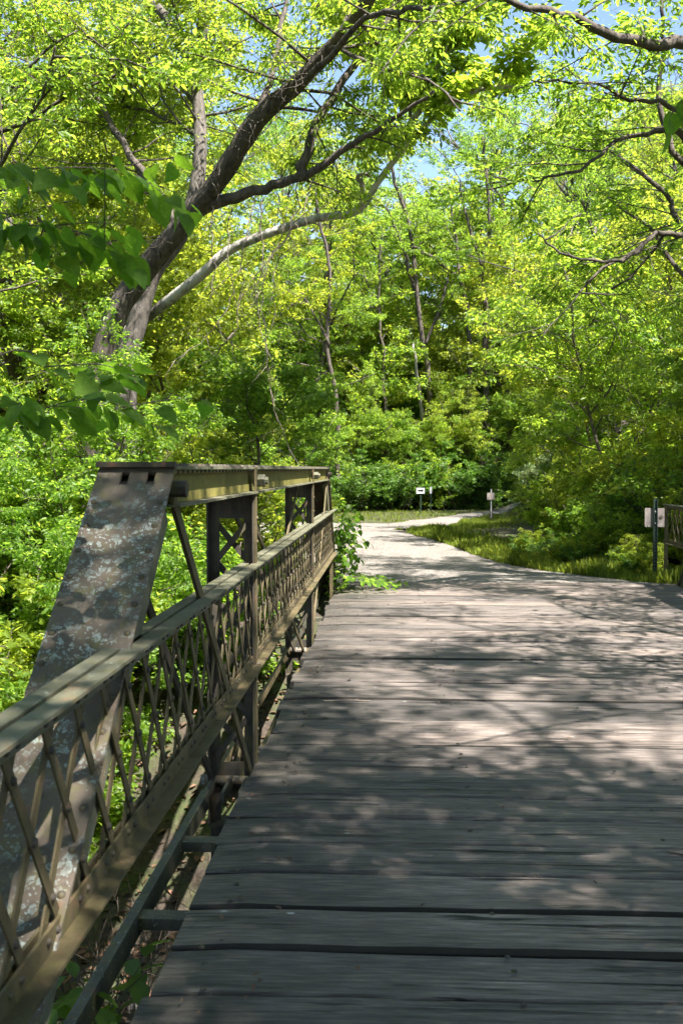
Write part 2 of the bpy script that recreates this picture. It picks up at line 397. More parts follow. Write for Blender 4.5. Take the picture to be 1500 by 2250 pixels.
def hgt(x, y):
    x = np.asarray(x, float); y = np.asarray(y, float)
    bumpy = 0.10 * np.sin(x * 0.9 + 1.3) * np.sin(y * 0.8) + 0.06 * np.sin(x * 2.3 + y * 1.7) + 0.03 * np.sin(x * 5.1 - y * 4.3)
    z = -2.35 * np.exp(-((y - 7.6 + 0.03 * x) / 3.7) ** 2)
    flat = sst(-3.5, -2.0, x) * (1 - sst(3.9, 5.2, x)) * (sst(12.6, 13.9, y) + (1 - sst(0.6, 1.3, y)))
    far = sst(13, 16, y) * sst(-9, -6, x) * (1 - sst(1.0, 2.5, x - 0.11 * (y - 26) * (y > 26))) * (1 - sst(36, 40, y))
    flat = np.clip(flat + far, 0, 1)
    hill = 0.24 * np.clip(y - 43, 0, None) + 0.20 * np.clip(-x - 12, 0, None) * sst(6, 16, y) + 0.12 * np.clip(x - 8, 0, None)
    hill = np.where(hill > 18, 18 + 0.05 * (hill - 18), hill)
    bank = 0.28 * sst(2.5, 5, x) * sst(16, 20, y)
    z = z + hill + bank + bumpy * (1 - flat)
    return np.where(flat > 0, z * (1 - flat) + flat * -0.06, z)

def hz(x, y): return float(hgt(x, y))

def grid_ground():
    def axis(lo, hi, step, far, n):
        core = np.arange(lo, hi + 1e-6, step)
        g = np.geomspace(1, far, n)
        return np.concatenate([lo - g[::-1], core, hi + g])
    xs = axis(-14, 14, 0.35, 380, 16); ys = axis(-6, 46, 0.35, 400, 16)
    X, Y = np.meshgrid(xs, ys); Z = hgt(X, Y)
    nx, ny = len(xs), len(ys)
    v = np.stack([X, Y, Z], -1).reshape(-1, 3)
    i = (np.arange(ny - 1)[:, None] * nx + np.arange(nx - 1)).ravel()
    f = np.stack([i, i + 1, i + nx + 1, i + nx], -1)
    me = bpy.data.meshes.new("ground"); me.from_pydata(v.tolist(), [], f.tolist())
    me.polygons.foreach_set("use_smooth", [True] * len(me.polygons)); me.update()
    return tag(link("ground", me, M["ground"]), "brown woodland floor dipping into the creek bed under the bridge", kind="structure")
grid_ground()

def strip(name, rows, z, m, label, nx=14):
    """gravel sheet from rows (y, left, right), edges roughened"""
    pts = []
    yy = []
    for (a, b) in zip(rows[:-1], rows[1:]):
        n = max(2, int((b[0] - a[0]) / 0.25))
        for k in range(n):
            t = k / n; yy.append(tuple(a[j] + (b[j] - a[j]) * t for j in range(3)))
    yy.append(rows[-1])
    b = MB()
    r = random.Random(3)
    for (y, l, rr) in yy:
        l += r.uniform(-.09, .09); rr += r.uniform(-.09, .09)
        if l > rr: l, rr = rr, l
        for i in range(nx + 1):
            x = l + (rr - l) * i / nx
            e = min(i, nx - i) / nx
            zz = max(z, hz(x, y) + 0.012) if name == 'gravel_road' else hz(x, y) + z
            b.v.append(Vector((x, y, zz + 0.035 * min(1, e * 3) + 0.008 * math.sin(x * 3 + y * 2))))
    w = nx + 1
    for j in range(len(yy) - 1):
        for i in range(nx): b.f.append((j * w + i, j * w + i + 1, (j + 1) * w + i + 1, (j + 1) * w + i))
    return tag(b.build(name, m, smooth=True), label, kind="structure")
strip("gravel_road", ROAD, -0.045, M["gravel"], "pale gravel road bending away from the bridge end")
strip("side_path", PATH, 0.035, M["gravel"], "narrow gravel path branching off the road past the arrow sign")

# ------------------------------------------------------------------ bridge deck
deck = thing("bridge_deck", "weathered grey timber plank deck of the iron bridge", "bridge deck")
def plank_mesh(w, x0, x1, th, r):
    b = MB(); n = 22
    ph = [r.uniform(0, 6.28) for _ in range(6)]
    for i in range(n + 1):
        t = i / n; x = x0 + (x1 - x0) * t
        e0 = 0.002 * math.sin(x * 2.1 + ph[0]) + 0.0015 * math.sin(x * 7.3 + ph[1]) + r.uniform(-.0018, .0018)
        e1 = 0.002 * math.sin(x * 1.7 + ph[2]) + 0.0015 * math.sin(x * 6.1 + ph[3]) + r.uniform(-.0018, .0018)
        dz = 0.003 * math.sin(x * 1.3 + ph[4]); cup = 0.004 + 0.002 * math.sin(x * 2 + ph[5])
        y0, y1 = -w / 2 + e0, w / 2 + e1
        end = 0.012 if i in (0, n) else 0
        for (y, z) in ((y0, -th), (y0, -0.02 + dz), (y0 + 0.007 + r.uniform(0, .006), -end + dz - r.uniform(0, .003)), (0, dz - cup - end), (y1 - 0.007 - r.uniform(0, .006), -end + dz - r.uniform(0, .003)), (y1, -0.02 + dz), (y1, -th)):
            b.v.append(Vector((x, y, z)))
    k = 7
    for i in range(n):
        for j in range(k):
            j2 = (j + 1) % k
            b.f.append((i * k + j, (i + 1) * k + j, (i + 1) * k + j2, i * k + j2))
    b.f.append(tuple(range(k))); b.f.append(tuple(n * k + j for j in range(k))[::-1])
    def top(x, y):
        return 0.003 * math.sin(x * 1.3 + ph[4]) - (0.004 + 0.002 * math.sin(x * 2 + ph[5])) * max(0, 1 - abs(y) / (w / 2 - .012))
    for q in range(r.randint(3, 6)):                      # dirt-filled checks that follow the grain
        ln = r.uniform(.15, 1.5); xa = r.uniform(x0 + .05, x1 - ln - .05); yc = r.uniform(-.5, .5) * (w - .06); wd = r.choice((.0012, .002, .003, .0045))
        m_ = max(4, int(ln / .09)); base = len(b.v); yy = yc; sl = r.uniform(-.012, .012)
        for k_ in range(m_ + 1):
            t_ = k_ / m_; x = xa + ln * t_; yy += r.gauss(0, .0012) + sl / m_
            yy = max(-w / 2 + .02, min(w / 2 - .02, yy)); hw = wd * (.15 + math.sin(math.pi * t_)) * r.uniform(.6, 1.3)
            b.v += [Vector((x, yy - hw, top(x, yy) + .0022)), Vector((x, yy + hw, top(x, yy) + .0022))]
        for k_ in range(m_): b.f.append((base + 2 * k_, base + 2 * k_ + 2, base + 2 * k_ + 3, base + 2 * k_ + 1))
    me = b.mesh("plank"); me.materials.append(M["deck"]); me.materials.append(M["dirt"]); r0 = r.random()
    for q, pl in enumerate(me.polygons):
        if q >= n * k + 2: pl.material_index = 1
        elif q < n * k and q % k in ((0, 1, 4, 5, 6) if r0 < .6 else (0, 5, 6)): pl.material_index = 1  # sides, underside and some bevels take the near-black material
    return me
y = -2.6; DECK_END = 14.15
rp = random.Random(8)
while y < DECK_END - 0.1:
    w = rp.choice([0.285, 0.29, 0.30, 0.275, 0.27, 0.29, 0.28])
    gap = rp.choice([0.006, 0.010, 0.014, 0.018, 0.025, 0.008, 0.012])
    me = plank_mesh(w, -0.75 + rp.uniform(-.03, .02), 3.93 + rp.uniform(-.02, .02), 0.075, rp)
    o = link("plank", me, M["deck"], deck)
    o.location = (0, y + w / 2, rp.uniform(-.010, .006)); o.rotation_euler = (rp.uniform(-.016, .016), 0, rp.uniform(-.0014, .0014))
    y += w + gap
for i, x in enumerate((-0.45, 0.35, 1.2, 2.0, 2.85, 3.6)):
    b = MB(); b.box(x - .06, x + .06, -2.5, 14.1, -0.118, -0.098).box(x - .06, x + .06, -2.5, 14.1, -.34, -.32).box(x - .008, x + .008, -2.5, 14.1, -.32, -.118)
    b.build("stringer", M["dark"], deck)
for y0 in (5.4, 9.35):
    b = MB(); b.box(-1.0, 4.2, y0 - .07, y0 + .07, -.365, -.345).box(-1.0, 4.2, y0 - .07, y0 + .07, -.66, -.64).box(-1.0, 4.2, y0 - .008, y0 + .008, -.64, -.365)
    b.build("floor_beam", M["dark"], deck)
for y0 in (3.72, 4.5, 11.4):
    MB().box(-1.0, -0.3, y0 - .04, y0 + .04, -.16, -.115).build("cross_tie", M["ironbar"], deck)
rb = MB()
for y0 in np.arange(-2, 14, 0.29):
    for x0 in (-.60, -.57, 0.35, 0.38, 1.2, 2.0, 2.85):
        if rp.random() < .6: rb.dome((x0 + rp.uniform(-.04, .04), y0 + rp.uniform(-.1, .1), -.002), (0, 0, 1), .011, .007, 6)
tag(rb.build("spikes", M["dark"], deck), None, kind="stuff")
for y0, nm, lab in ((0.9, "abutment", "rough stone abutment under the near bridge end"), (14.2, "abutment", "rough stone abutment carrying the bridge end by the road")):
    # coursed stone abutment: each block a part
    a = thing(nm, lab, "abutment")
    for row in range(5):
        x = -1.35 + (row % 2) * -.2
        while x < 4.5:
            w = rp.uniform(.5, .8); z1 = -.36 - row * .36
            MB().box(x, x + w - .02, y0 - .5 + rp.uniform(-.02, .02), y0 + (.5 if y0 < 5 else .4) + rp.uniform(-.03, .03), z1 - .34, z1).build("stone", M["stone"], a)
            x += w

# ------------------------------------------------------------------ pony trusses
def truss(xi, s, oy, label):
    """xi inner face; s=-1 outward to -x"""
    root = thing("pony_truss", label, "bridge truss")
    X = lambda a: xi + s * a            # a metres outward from the inner face
    def bx(b, a0, a1, y0, y1, z0, z1):
        x0, x1 = sorted((X(a0), X(a1))); return b.box(x0, x1, y0 + oy, y1 + oy, z0, z1)
    U1, L1, L2, U3 = 3.40, 5.40, 9.35, 11.75
    L0, L3 = 1.40, 13.55
    ZT = 1.610
    side = Vector((1, 0, 0))
    # top chord: cover plate, two channels with flanges
    ch = bx(MB(), 0.035, 0.045, U1 + .01, U3 - .01, 1.478, 1.597).build("top_chord", M["chord"], root)
    bx(MB(), 0.215, 0.225, U1 + .01, U3 - .01, 1.478, 1.597).build("channel_web", M["chord"], ch)
    b = MB(); bx(b, 0.0, 0.26, U1 - .0, U3, 1.598, ZT); b.build("cover_plate", M["railtop"], ch)
    b = MB(); bx(b, -0.012, 0.05, U1 + .01, U3 - .01, 1.466, 1.476); bx(b, 0.21, .272, U1 + .01, U3 - .01, 1.466, 1.476); b.build("channel_flange", M["railtop"], ch)
    b = MB(); bx(b, 0.012, 0.034, U1 + .01, U3 - .01, 1.583, 1.5965); b.build("chord_angle", M["chord"], ch)
    rv = MB()
    for y0 in np.arange(U1 + .08, U3, .085):
        rv.dome((X(0.018), y0 + oy, ZT), (0, 0, 1), .014, .011, 6); rv.dome((X(0.242), y0 + oy, ZT), (0, 0, 1), .014, .011, 6)
        rv.dome((X(0.012), y0 + oy, 1.590), (-s, 0, 0), .0065, .009, 6)
    tag(rv.build("chord_rivets", M["dark"], ch, True), None, kind="stuff")
    # inclined end posts
    for (ya, yb) in ((L0, U1), (L3, U3)):
        A = Vector((0, ya + oy, -.12)); B = Vector((0, yb + oy, ZT - .006))
        u = (B - A).normalized(); sg = 1 if yb > ya else -1
        nrm = Vector((0, -u.z * sg, u.y * sg)); ln = (B - A).length
        def pl(b, a0, a1, t0, t1, n0, n1):
            c = A + u * ((t0 + t1) / 2) + nrm * ((n0 + n1) / 2) + Vector((X((a0 + a1) / 2), 0, 0))
            return b.quadbox(c, Vector(((a1 - a0) / 2, 0, 0)), u * ((t1 - t0) / 2), nrm * ((n1 - n0) / 2))
        ep = MB(); st = ln - .10; en = ln - .035
        pl(ep, 0, .262, 0, st, 0, .011)
        e = 0
        for a0, a1 in ((0, .060), (.088, .150), (.178, .262)): pl(ep, a0, a1, st, en, 0, .011)
        pl(ep, 0, .262, en, ln - .002, 0, .011)
        ep = ep.build("end_post", M["post"], root)
        b = MB(); pl(b, .030, .042, .02, ln - .12, -.135, -.002); pl(b, .030, .075, .02, ln - .12, -.147, -.1355); b.build("channel", M["railtop"], ep)
        b = MB(); pl(b, .220, .232, .02, ln - .12, -.135, -.002); pl(b, .187, .232, .02, ln - .12, -.147, -.1355); b.build("channel", M["dark"], ep)
        b = MB(); pl(b, .045, .218, ln - .16, ln - .02, -.03, -.02); b.build("slot_shade", M["black"], ep)  # black plate stands in for the shade inside the slots
        b = MB(); x0, x1 = sorted((X(-.004), X(.266)))
        b.box(x0, x1, min(yb, yb - sg * .045) + oy, max(yb, yb - sg * .045) + oy, ZT - .004, ZT + .014); b.build("cap_plate", M["dark"], ep)
        dm = MB(); dm.dome((0, 0, 0), nrm, .0115, .008, 8); dme = dm.mesh("rivet", True)
        t = .10
        while t < ln - .12:
            for a in (.020, .242):
                o = link("rivet", dme, M["dark"], ep); o.location = A + u * t + nrm * .0105 + Vector((X(a), 0, 0))
            t += .112
    # verticals
    for yv in (L1, L2):
        v = MB(); 
        for a0, a1 in ((.004, .066), (.20, .262)):
            bx(v, a0, a1, yv - .006, yv + .006, -.36, 1.464)
        bx(v, .004, .012, yv - .055, yv - .007, -.36, 1.464); bx(v, .004, .012, yv + .007, yv + .055, -.36, 1.464)
        bx(v, .254, .262, yv - .055, yv - .007, -.36, 1.464); bx(v, .254, .262, yv + .007, yv + .055, -.36, 1.464)
        v = v.build("vertical", M["dark"], root)
        bx(MB(), .0665, .1995, yv - .005, yv + .005, 1.33, 1.462).build("batten_plate", M["dark"], v)
        bx(MB(), .0665, .1995, yv - .005, yv + .005, -.22, -.02).build("batten_plate", M["dark"], v)
        bx(MB(), -.004, .003, yv - .034, yv + .034, -.20, 1.604).build("inner_flat", M["rail"], v)
        z = 1.30; k = 0
        while z > .1:
            for d in (0, 1):
                p = Vector((X(.05), yv + oy + (.013 if d else -.013), z)); q = Vector((X(.216), yv + oy + (.013 if d else -.013), z - .20))
                if d: p.z, q.z = q.z, p.z
                MB().bar(p, q, .032, .007, (0, 1, 0)).build("lacing_bar", M["dark"], v)
            z -= .215
        rv = MB()
        for z in np.arange(-.1, 1.42, .13):
            if not (0.5 < z < 1.1): rv.dome((X(-.004), yv + oy + .022, z), (-s, 0, 0), .011, .009, 7)
        tag(rv.build("post_rivets", M["rail"], v, True), None, kind="stuff")
        b = MB(); b.tube([(X(-.045), yv + .06 + oy, 1.535), (X(.02), yv + .06 + oy, 1.535)], [.036, .036], 6); b.tube([(X(-.062), yv + .06 + oy, 1.535), (X(-.045), yv + .06 + oy, 1.535)], [.02, .022], 8)
        b.build("pin_nut", M["railtop"], v)
        b = MB(); b.tube([(X(-.02), yv + oy, -.125), (X(.31), yv + oy, -.125)], [.031, .031], 12); b.build("pin", M["post"], v, True)
    b = MB()
    for y0 in (U1, U3):
        b.tube([(X(-.03), y0 + oy + (.04 if y0 == U1 else -.04), 1.53), (X(.29), y0 + oy + (.04 if y0 == U1 else -.04), 1.53)], [.03, .03], 8)
    b.build("hip_pin", M["dark"], root)
    # diagonals (eyebars), inner and outer of each pair
    def dia(y0, z0, y1, z1, a, w, m):
        MB().bar((X(a), y0 + oy, z0), (X(a), y1 + oy, z1), w, .014, (1, 0, 0)).build("diagonal_bar", M[m], root)
    for a, m in ((.02, "rail"), (.245, "dark")):
        dia(U1 + .03, 1.50, L1 - .01, -.12, a, .052, m)
        dia(U3 - .03, 1.50, L2 + .01, -.12, a, .052, m)
    dia(L1 + .03, 1.50, L2 - .02, -.12, .09, .040, "rail"); dia(L1 + .03, 1.50, L2 - .02, -.12, .18, .040, "dark")
    dia(L2 - .03, 1.50, L1 + .02, -.12, .128, .034, "rail")
    # bottom chord: heavy angles in the end panels, eyebars in the middle
    for (y0, y1, k) in ((L0, L1 - .25, 0), (L2 + .25, L3, 0), (L1, L2, 1)):
        for a in ((.045, .235) if k else (-.04, .235)):
            b = MB()
            if k == 0:
                bx(b, a - .016, a + .022, y0, y1, -.105, -.095); bx(b, a - .016, a - .004, y0, y1, -.19, -.1055)
                b.build("bottom_chord", M["ironbar"], root)
            else:
                bx(b, a - .012, a + .012, y0, y1, -.155, -.095); b.build("bottom_chord", M["rail"], root)
    for a in (.05, .235, .14):
        for (y0, y1) in ((L1 - .3, L1 + .02), (L2 - .02, L2 + .3)):
            bx(MB(), a - .009, a + .009, y0, y1, -.156, -.094).build("eye_bar", M["ironbar"], root)
    # bearing shoe
    for y0 in (L0, L3):
        b = MB(); bx(b, -.03, .29, y0 - .15, y0 + .15, -.34, -.32); bx(b, .02, .032, y0 - .1, y0 + .1, -.32, -.06); bx(b, .222, .234, y0 - .1, y0 + .1, -.32, -.06)
        b.build("bearing_shoe", M["dark"], root)
    return root
XL, XR = -0.745, 3.955
truss(XL, -1, 0.0, "riveted iron pony truss with lichened inclined end post beside the lattice railing")
truss(XR, 1, 0.55, "iron pony truss on the side of the bridge by the green sign post")

# ------------------------------------------------------------------ lattice railings
def railing(xc, s, y0, y1, posts, label):
    """xc: lattice plane; s: direction away from the deck"""
    root = thing("lattice_railing", label, "railing")
    X = lambda a: xc + s * a
    def bx(b, a0, a1, ya, yb, z0, z1):
        p, q = sorted((X(a0), X(a1))); return b.box(p, q, ya, yb, z0, z1)
    b = MB(); bx(b, -.062, -.007, y0, y1, 1.078, 1.087); bx(b, -.0145, -.007, y0, y1, 1.028, 1.0775)
    tr = b.build("top_rail", M["railtop"], root)
    cuts = [y0] + [v for p in posts for v in (p - .05, p + .05)] + [y1]
    for k in range(0, len(cuts), 2):
        b = MB(); bx(b, .007, .052, cuts[k], cuts[k + 1], 1.079, 1.088); bx(b, .007, .0145, cuts[k], cuts[k + 1], 1.028, 1.0785)
        b.build("back_angle", M["railtop"], tr)
    b = MB(); bx(b, -.0155, -.0075, y0, y1, .528, .582); bx(b, -.062, -.0075, y0, y1, .519, .5275)
    br = b.build("bottom_rail", M["rail"], root)
    b = MB(); bx(b, .0075, .0155, y0, y1, .528, .582); b.build("back_angle", M["rail"], br)
    P, RUN, zt, zb = .222, .333, 1.055, .552
    bars = {}
    for d in (1, -1):
        p = Vector((0, -d * RUN / 2, zt)); q = Vector((0, d * RUN / 2, zb))
        bars[d] = MB().bar(p, q, .030, .0058, (1, 0, 0)).mesh("lattice_bar")
        bars[d].materials.append(M["rail"])
    rv = MB(); rr = random.Random(2)
    n = int((y1 - y0 - RUN) / P)
    for i in range(n + 1):
        yc = y0 + RUN / 2 + i * P
        for d, a in ((1, -.0035), (-1, .0035)):
            o = link("lattice_bar", bars[d], None, root); o.location = (X(a), yc, 0)
            o.rotation_euler = (rr.uniform(-.012, .012), 0, 0)
        rv.dome((X(-.0066), yc, (zt + zb) / 2), (-s, 0, 0), .0125, .010, 7)
        if i: 
            for f in (1 / 6, 5 / 6): rv.dome((X(-.0066), yc - P / 2, zt + (zb - zt) * f), (-s, 0, 0), .0115, .009, 6)
        for zz in (1.045, .560):
            rv.dome((X(-.0148 if zz > 1 else -.0157), yc - RUN / 2, zz), (-s, 0, 0), .010, .008, 6)
            rv.dome((X(-.0148 if zz > 1 else -.0157), yc - RUN / 2 + .06, zz), (-s, 0, 0), .010, .008, 6)
    tag(rv.build("rail_rivets", M["dark"], root, True), None, kind="stuff")
    for ye in (y0 + .02, y1 - .02):
        b = MB(); bx(b, -.006, .034, ye - .025, ye + .025, -.08, 1.077); b.build("rail_post", M["rail"], root)
    for p in posts:
        b = MB(); bx(b, -.05, -.016, p - .03, p + .03, .528, .534); bx(b, -.022, -.016, p - .03, p + .03, .5345, .60); b.build("bracket", M["post"], root)
    return root
railing(-0.768, -1, -1.0, 12.75, (5.40, 9.35), "olive lattice railing with riveted crossed bars along the deck edge")
railing(3.975, 1, 0.0, 14.75, (5.95, 9.9), "short visible end of lattice railing beside the green sign post")

# ------------------------------------------------------------------ signs
def sign_things():
    # arrow sign beyond the road
    p = at(924, 1123, 36.8); g = hz(p.x, p.y)
    t = thing("arrow_sign", "small white sign with black arrow on a thin green post beyond the road", "sign"); 
    MB().box(p.x - .022, p.x + .022, p.y + .0, p.y + .03, g - .2, 0.92).build("post", M["greenpost"], t)
    zc = 0.79
    pl = MB().box(p.x - .165, p.x + .15, p.y - .012, p.y - .003, zc - .11, zc + .12).build("panel", M["white"], t)
    b = MB(); yv = p.y - .0155
    fr = [(-.165, .15, .113, .12), (-.165, .15, -.11, -.103), (-.165, -.158, -.103, .113), (.143, .15, -.103, .113)]
    for (x0, x1, z0, z1) in fr: b.box(p.x + x0, p.x + x1, yv - .001, yv + .001, zc + z0, zc + z1)
    b.build("border", M["black"], pl)
    b = MB()
    pts = [(-.11, -.028), (.035, -.028), (.035, -.052), (.105, .006), (.035, .064), (.035, .040), (-.11, .040)]
    for dy in (0, .002): b.v += [Vector((p.x + x, yv - .001 + dy, zc + z)) for x, z in pts]
    n = len(pts); b.f.append(tuple(range(n))); b.f.append(tuple(range(2 * n - 1, n - 1, -1)))
    for i in range(n): b.f.append((i, i + n, (i + 1) % n + n, (i + 1) % n))
    b.build("arrow", M["black"], pl)
    # bare post next to it
    p = at(946, 1120, 37.2); g = hz(p.x, p.y)
    t = thing("marker_post", "thin dark marker post with a narrow faded plate near the arrow sign", "post")
    MB().box(p.x - .02, p.x + .02, p.y, p.y + .03, g - .2, 0.90).build("post", M["greenpost"], t)
    MB().box(p.x - .04, p.x + .04, p.y - .01, p.y - .002, 0.68, 0.93).build("panel", M["galv"], t)
    # trail sign by the path
    p = at(1078, 1138, 31.8); g = hz(p.x, p.y)
    t = thing("trail_sign", "pale trail sign on a grey rod set in a wooden stub by the path", "sign")
    MB().box(p.x - .05, p.x + .05, p.y - .04, p.y + .05, g - .2, g + .34).build("wooden_stub", M["twig"], t)
    MB().box(p.x - .014, p.x + .014, p.y - .06, p.y - .042, g + .1, 0.95).build("rod", M["galv"], t)
    MB().box(p.x - .13, p.x + .10, p.y - .075, p.y - .062, .62, .84).build("panel", M["board"], t)
    # sign by the bridge end, seen from behind
    p = at(1437, 1262, 15.0); g = hz(p.x, p.y)
    t = thing("sign_post", "perforated dark green post carrying a weathered square board at the bridge end", "sign post")
    b = MB(); x, y = p.x, p.y
    b.box(x - .030, x - .022, y - .03, y, g - .3, 1.165).box(x + .022, x + .030, y - .03, y, g - .3, 1.165).box(x - .022, x + .022, y - .004, y + .002, g - .3, 1.165)
    po = b.build("post", M["greenpost"], t)
    dm = MB().dome((0, 0, 0), (0, -1, 0), .0062, .0015, 8).mesh("hole")
    z = .02
    while z < 1.13:
        o = link("hole", dm, M["galv"], po); o.location = (x + .006, y - .0045, z); z += .051
    bd = MB().box(x - .150, x + .142, y + .004, y + .016, .735, 1.015).build("board", M["board"], t)
    b = MB(); b.quadbox((x + .092, y - .001, .885), Vector((.017, 0, .017)), Vector((0, .003, 0)), Vector((.017, 0, -.017))); b.build("diamond_mark", M["twig"], bd)
    for zz in (.79, .965): MB().tube([(x + .002, y - .014, zz), (x + .002, y - .003, zz)], [.012, .012], 6).build("bolt", M["galv"], po)
sign_things()

# ------------------------------------------------------------------ leaves
def leaf_mesh(name, P, D, Nn, L, W, m, simple=False):
    """P base points, D directions, Nn normals, L lengths, W widths -> one mesh"""
    n = len(P)
    D = D / np.linalg.norm(D, axis=1, keepdims=True)
    S = np.cross(D, Nn); S /= np.maximum(np.linalg.norm(S, axis=1, keepdims=True), 1e-6)
    U = np.cross(S, D); L = L[:, None]; W = W[:, None]
    curl = nr.uniform(.05, .28, (n, 1))
    if simple:
        V = np.stack([P, P + D * L * .45 + S * W * .5 + U * W * .18, P + D * L - U * L * curl, P + D * L * .45 - S * W * .5 + U * W * .18], 1)
        k = 4; idx = np.array([0, 2, 1, 0, 3, 2]); tot = 3
    else:
        V = np.stack([P, P + D * L * .28 + S * W * .46 + U * W * .17, P + D * L * .64 + S * W * .40 + U * (W * .12 - L * curl * .4),
                      P + D * L - U * L * curl, P + D * L * .64 - S * W * .40 + U * (W * .12 - L * curl * .4), P + D * L * .28 - S * W * .46 + U * W * .17], 1)
        k = 6; idx = np.array([0, 3, 2, 1, 0, 5, 4, 3]); tot = 4
    me = bpy.data.meshes.new(name)
    loops = (np.arange(n)[:, None] * k + idx).ravel().astype(np.int32)
    me.vertices.add(n * k); me.vertices.foreach_set("co", V.reshape(-1).astype(np.float32))
    me.loops.add(len(loops)); me.loops.foreach_set("vertex_index", loops)
    me.polygons.add(n * 2); me.polygons.foreach_set("loop_start", (np.arange(n * 2) * tot).astype(np.int32))
    me.update(calc_edges=True); me.materials.append(m)
    return me

def rand_unit(n):
    v = nr.normal(size=(n, 3)); return v / np.linalg.norm(v, axis=1, keepdims=True)

def spray(twigs, n_leaves, L, W, spread=0.16, droop=0.25, flat=0.55):
    """twigs: (k,2,3). Leaves set along both sides of each twig in loose plates."""
    T = np.asarray(twigs, float); k = len(T)
    ln = np.linalg.norm(T[:, 1] - T[:, 0], axis=1)
    pr = ln * (0.15 + nr.random(k) ** 1.6); pr = pr / pr.sum(); i = nr.choice(k, n_leaves, p=pr)
    t = nr.uniform(0.08, 1.05, (n_leaves, 1))
    A, B = T[i, 0], T[i, 1]; u = (B - A); u /= np.maximum(np.linalg.norm(u, axis=1, keepdims=True), 1e-6)
    up = np.array([0, 0, 1.0]); sd = np.cross(u, up); sd /= np.maximum(np.linalg.norm(sd, axis=1, keepdims=True), 1e-3)
    sgn = nr.choice([-1, 1], (n_leaves, 1))
    off = nr.uniform(0.0, spread, (n_leaves, 1)) * (1.1 - .6 * t)
    P = A + (B - A) * t + sd * sgn * off + rand_unit(n_leaves) * spread * .35
    D = u * nr.uniform(.2, .9, (n_leaves, 1)) + sd * sgn * nr.uniform(.3, 1.0, (n_leaves, 1)) + rand_unit(n_leaves) * .35
    D[:, 2] -= droop * nr.uniform(.2, 1.6, n_leaves)
    Nn = up * flat + rand_unit(n_leaves) * (1 - flat) * 1.1
    s = nr.uniform(.45, 1.4, n_leaves)
    return P, D, Nn, L * s, W * s * nr.uniform(.85, 1.15, n_leaves)

class Tree:
    def __init__(s, seed, back=0.0): s.r = random.Random(seed); s.wood = MB(); s.tw = []; s.back = back
    def path(s, p, d, ln, n, wob, up=0.0):
        pts = [p.copy()]; d = d.normalized()
        for i in range(n):
            d = (d + Vector((s.r.gauss(0, wob), s.r.gauss(0, wob), s.r.gauss(0, wob) + up))).normalized()
            p = p + d * (ln / n); pts.append(p.copy())
        return pts
    def limb(s, pts, r0, r1, sides):
        k = len(pts); s.wood.tube(pts, [max(.0025, r0 + (r1 - r0) * (i / (k - 1)) ** .8) for i in range(k)], sides)
    def foliate(s, pts, t0, n, ln, r, level, up=0.05, flatten=0.55, tn=5, leafy=True):
        """side branches from t0..1 of a limb, with twigs that carry leaves"""
        k = len(pts) - 1
        for j in range(n):
            t = t0 + (1 - t0) * (j + s.r.random()) / n
            f = t * k; i = min(int(f), k - 1); p = pts[i].lerp(pts[i + 1], f - i); u = (pts[i + 1] - pts[i]).normalized()
            a = s.r.uniform(0, 6.283)
            side = Vector((math.cos(a), math.sin(a), s.r.uniform(-.35, .55) * (1 - flatten) * 2))
            if side.y < 0 and s.r.random() < s.back: side.y = -side.y
            d = (u * .55 + side).normalized()
            l = ln * s.r.uniform(.6, 1.2) * (1.15 - .45 * t)
            bp = s.path(p, d, l, 4, .16, up)
            s.limb(bp, r, r * .35, 4 if level > 0 else 3)
            if level > 0: s.foliate(bp, .25, tn, l * .5, r * .42, level - 1, up * .5, flatten, tn, leafy)
            if leafy and level == 0:
                for q in range(len(bp) - 1): s.tw.append((tuple(bp[q]), tuple(bp[q + 1])))
            elif leafy:
                s.tw.append((tuple(bp[-2]), tuple(bp[-1])))

def finish(root, t, n_leaves, L, W, bark, leaf, spread=.16, droop=.25, flat=.55, simple=True):
    t.wood.build("trunk", bark, root, True)
    me = leaf_mesh("crown", *spray(t.tw, n_leaves, L, W, spread, droop, flat), leaf, simple)
    return link("crown", me, None, root)

# ---- archetypes (each is placed as a tree itself, then copied)
def forest_tree(seed, h, base, spreadr, nl, n_leaves, L, W, bark, leaf, lean=.05, r0=.16, flat=.4):
    t = Tree(seed); r = t.r
    tp = t.path(Vector((0, 0, -.3)), Vector((r.uniform(-lean, lean), r.uniform(-lean, lean), 1)), h * .72, 9, .07, .04)
    t.limb(tp, r0, r0 * .5, 9)
    stems = [(tp, 9)]
    for j in range(3):                                   # the trunk forks into rising leaders
        a = j * 2.1 + r.uniform(-.4, .4)
        lp = t.path(tp[6 + j], Vector((math.cos(a) * .55, math.sin(a) * .55, 1)), h * r.uniform(.26, .40), 6, .13, .03)
        t.limb(lp, r0 * .48, .02, 7); stems.append((lp, 6))
    for j in range(nl):
        if j < nl * .55:
            f = base + (1 - base) * (j + r.random() * .8) / (nl * .55); st, k = stems[0]
        else:
            st, k = stems[1 + j % 3]; f = r.uniform(.15, .98)
        f = min(f, .999); i = min(int(f * k), k - 1); p = st[i].lerp(st[i + 1], f * k - i)
        rel = min(1, max(0, p.z / h))
        a = j * 2.4 + r.uniform(-.6, .6); ln = spreadr * r.uniform(.5, 1.2) * (1.15 - .6 * max(0, rel - .35))
        lp = t.path(p, Vector((math.cos(a), math.sin(a), r.uniform(-.1, .7) + rel * .7)), ln, 5, .2, .02)
        rr = r0 * .40 * (1.1 - .7 * rel); t.limb(lp, rr, rr * .3, 6)
        t.foliate(lp, .2, 6, ln * .5, rr * .4, 1, .0, .2, 4)
    root = thing("forest_tree", "x", "tree"); finish(root, t, n_leaves, L, W, bark, leaf, .22, .4, flat)
    return root

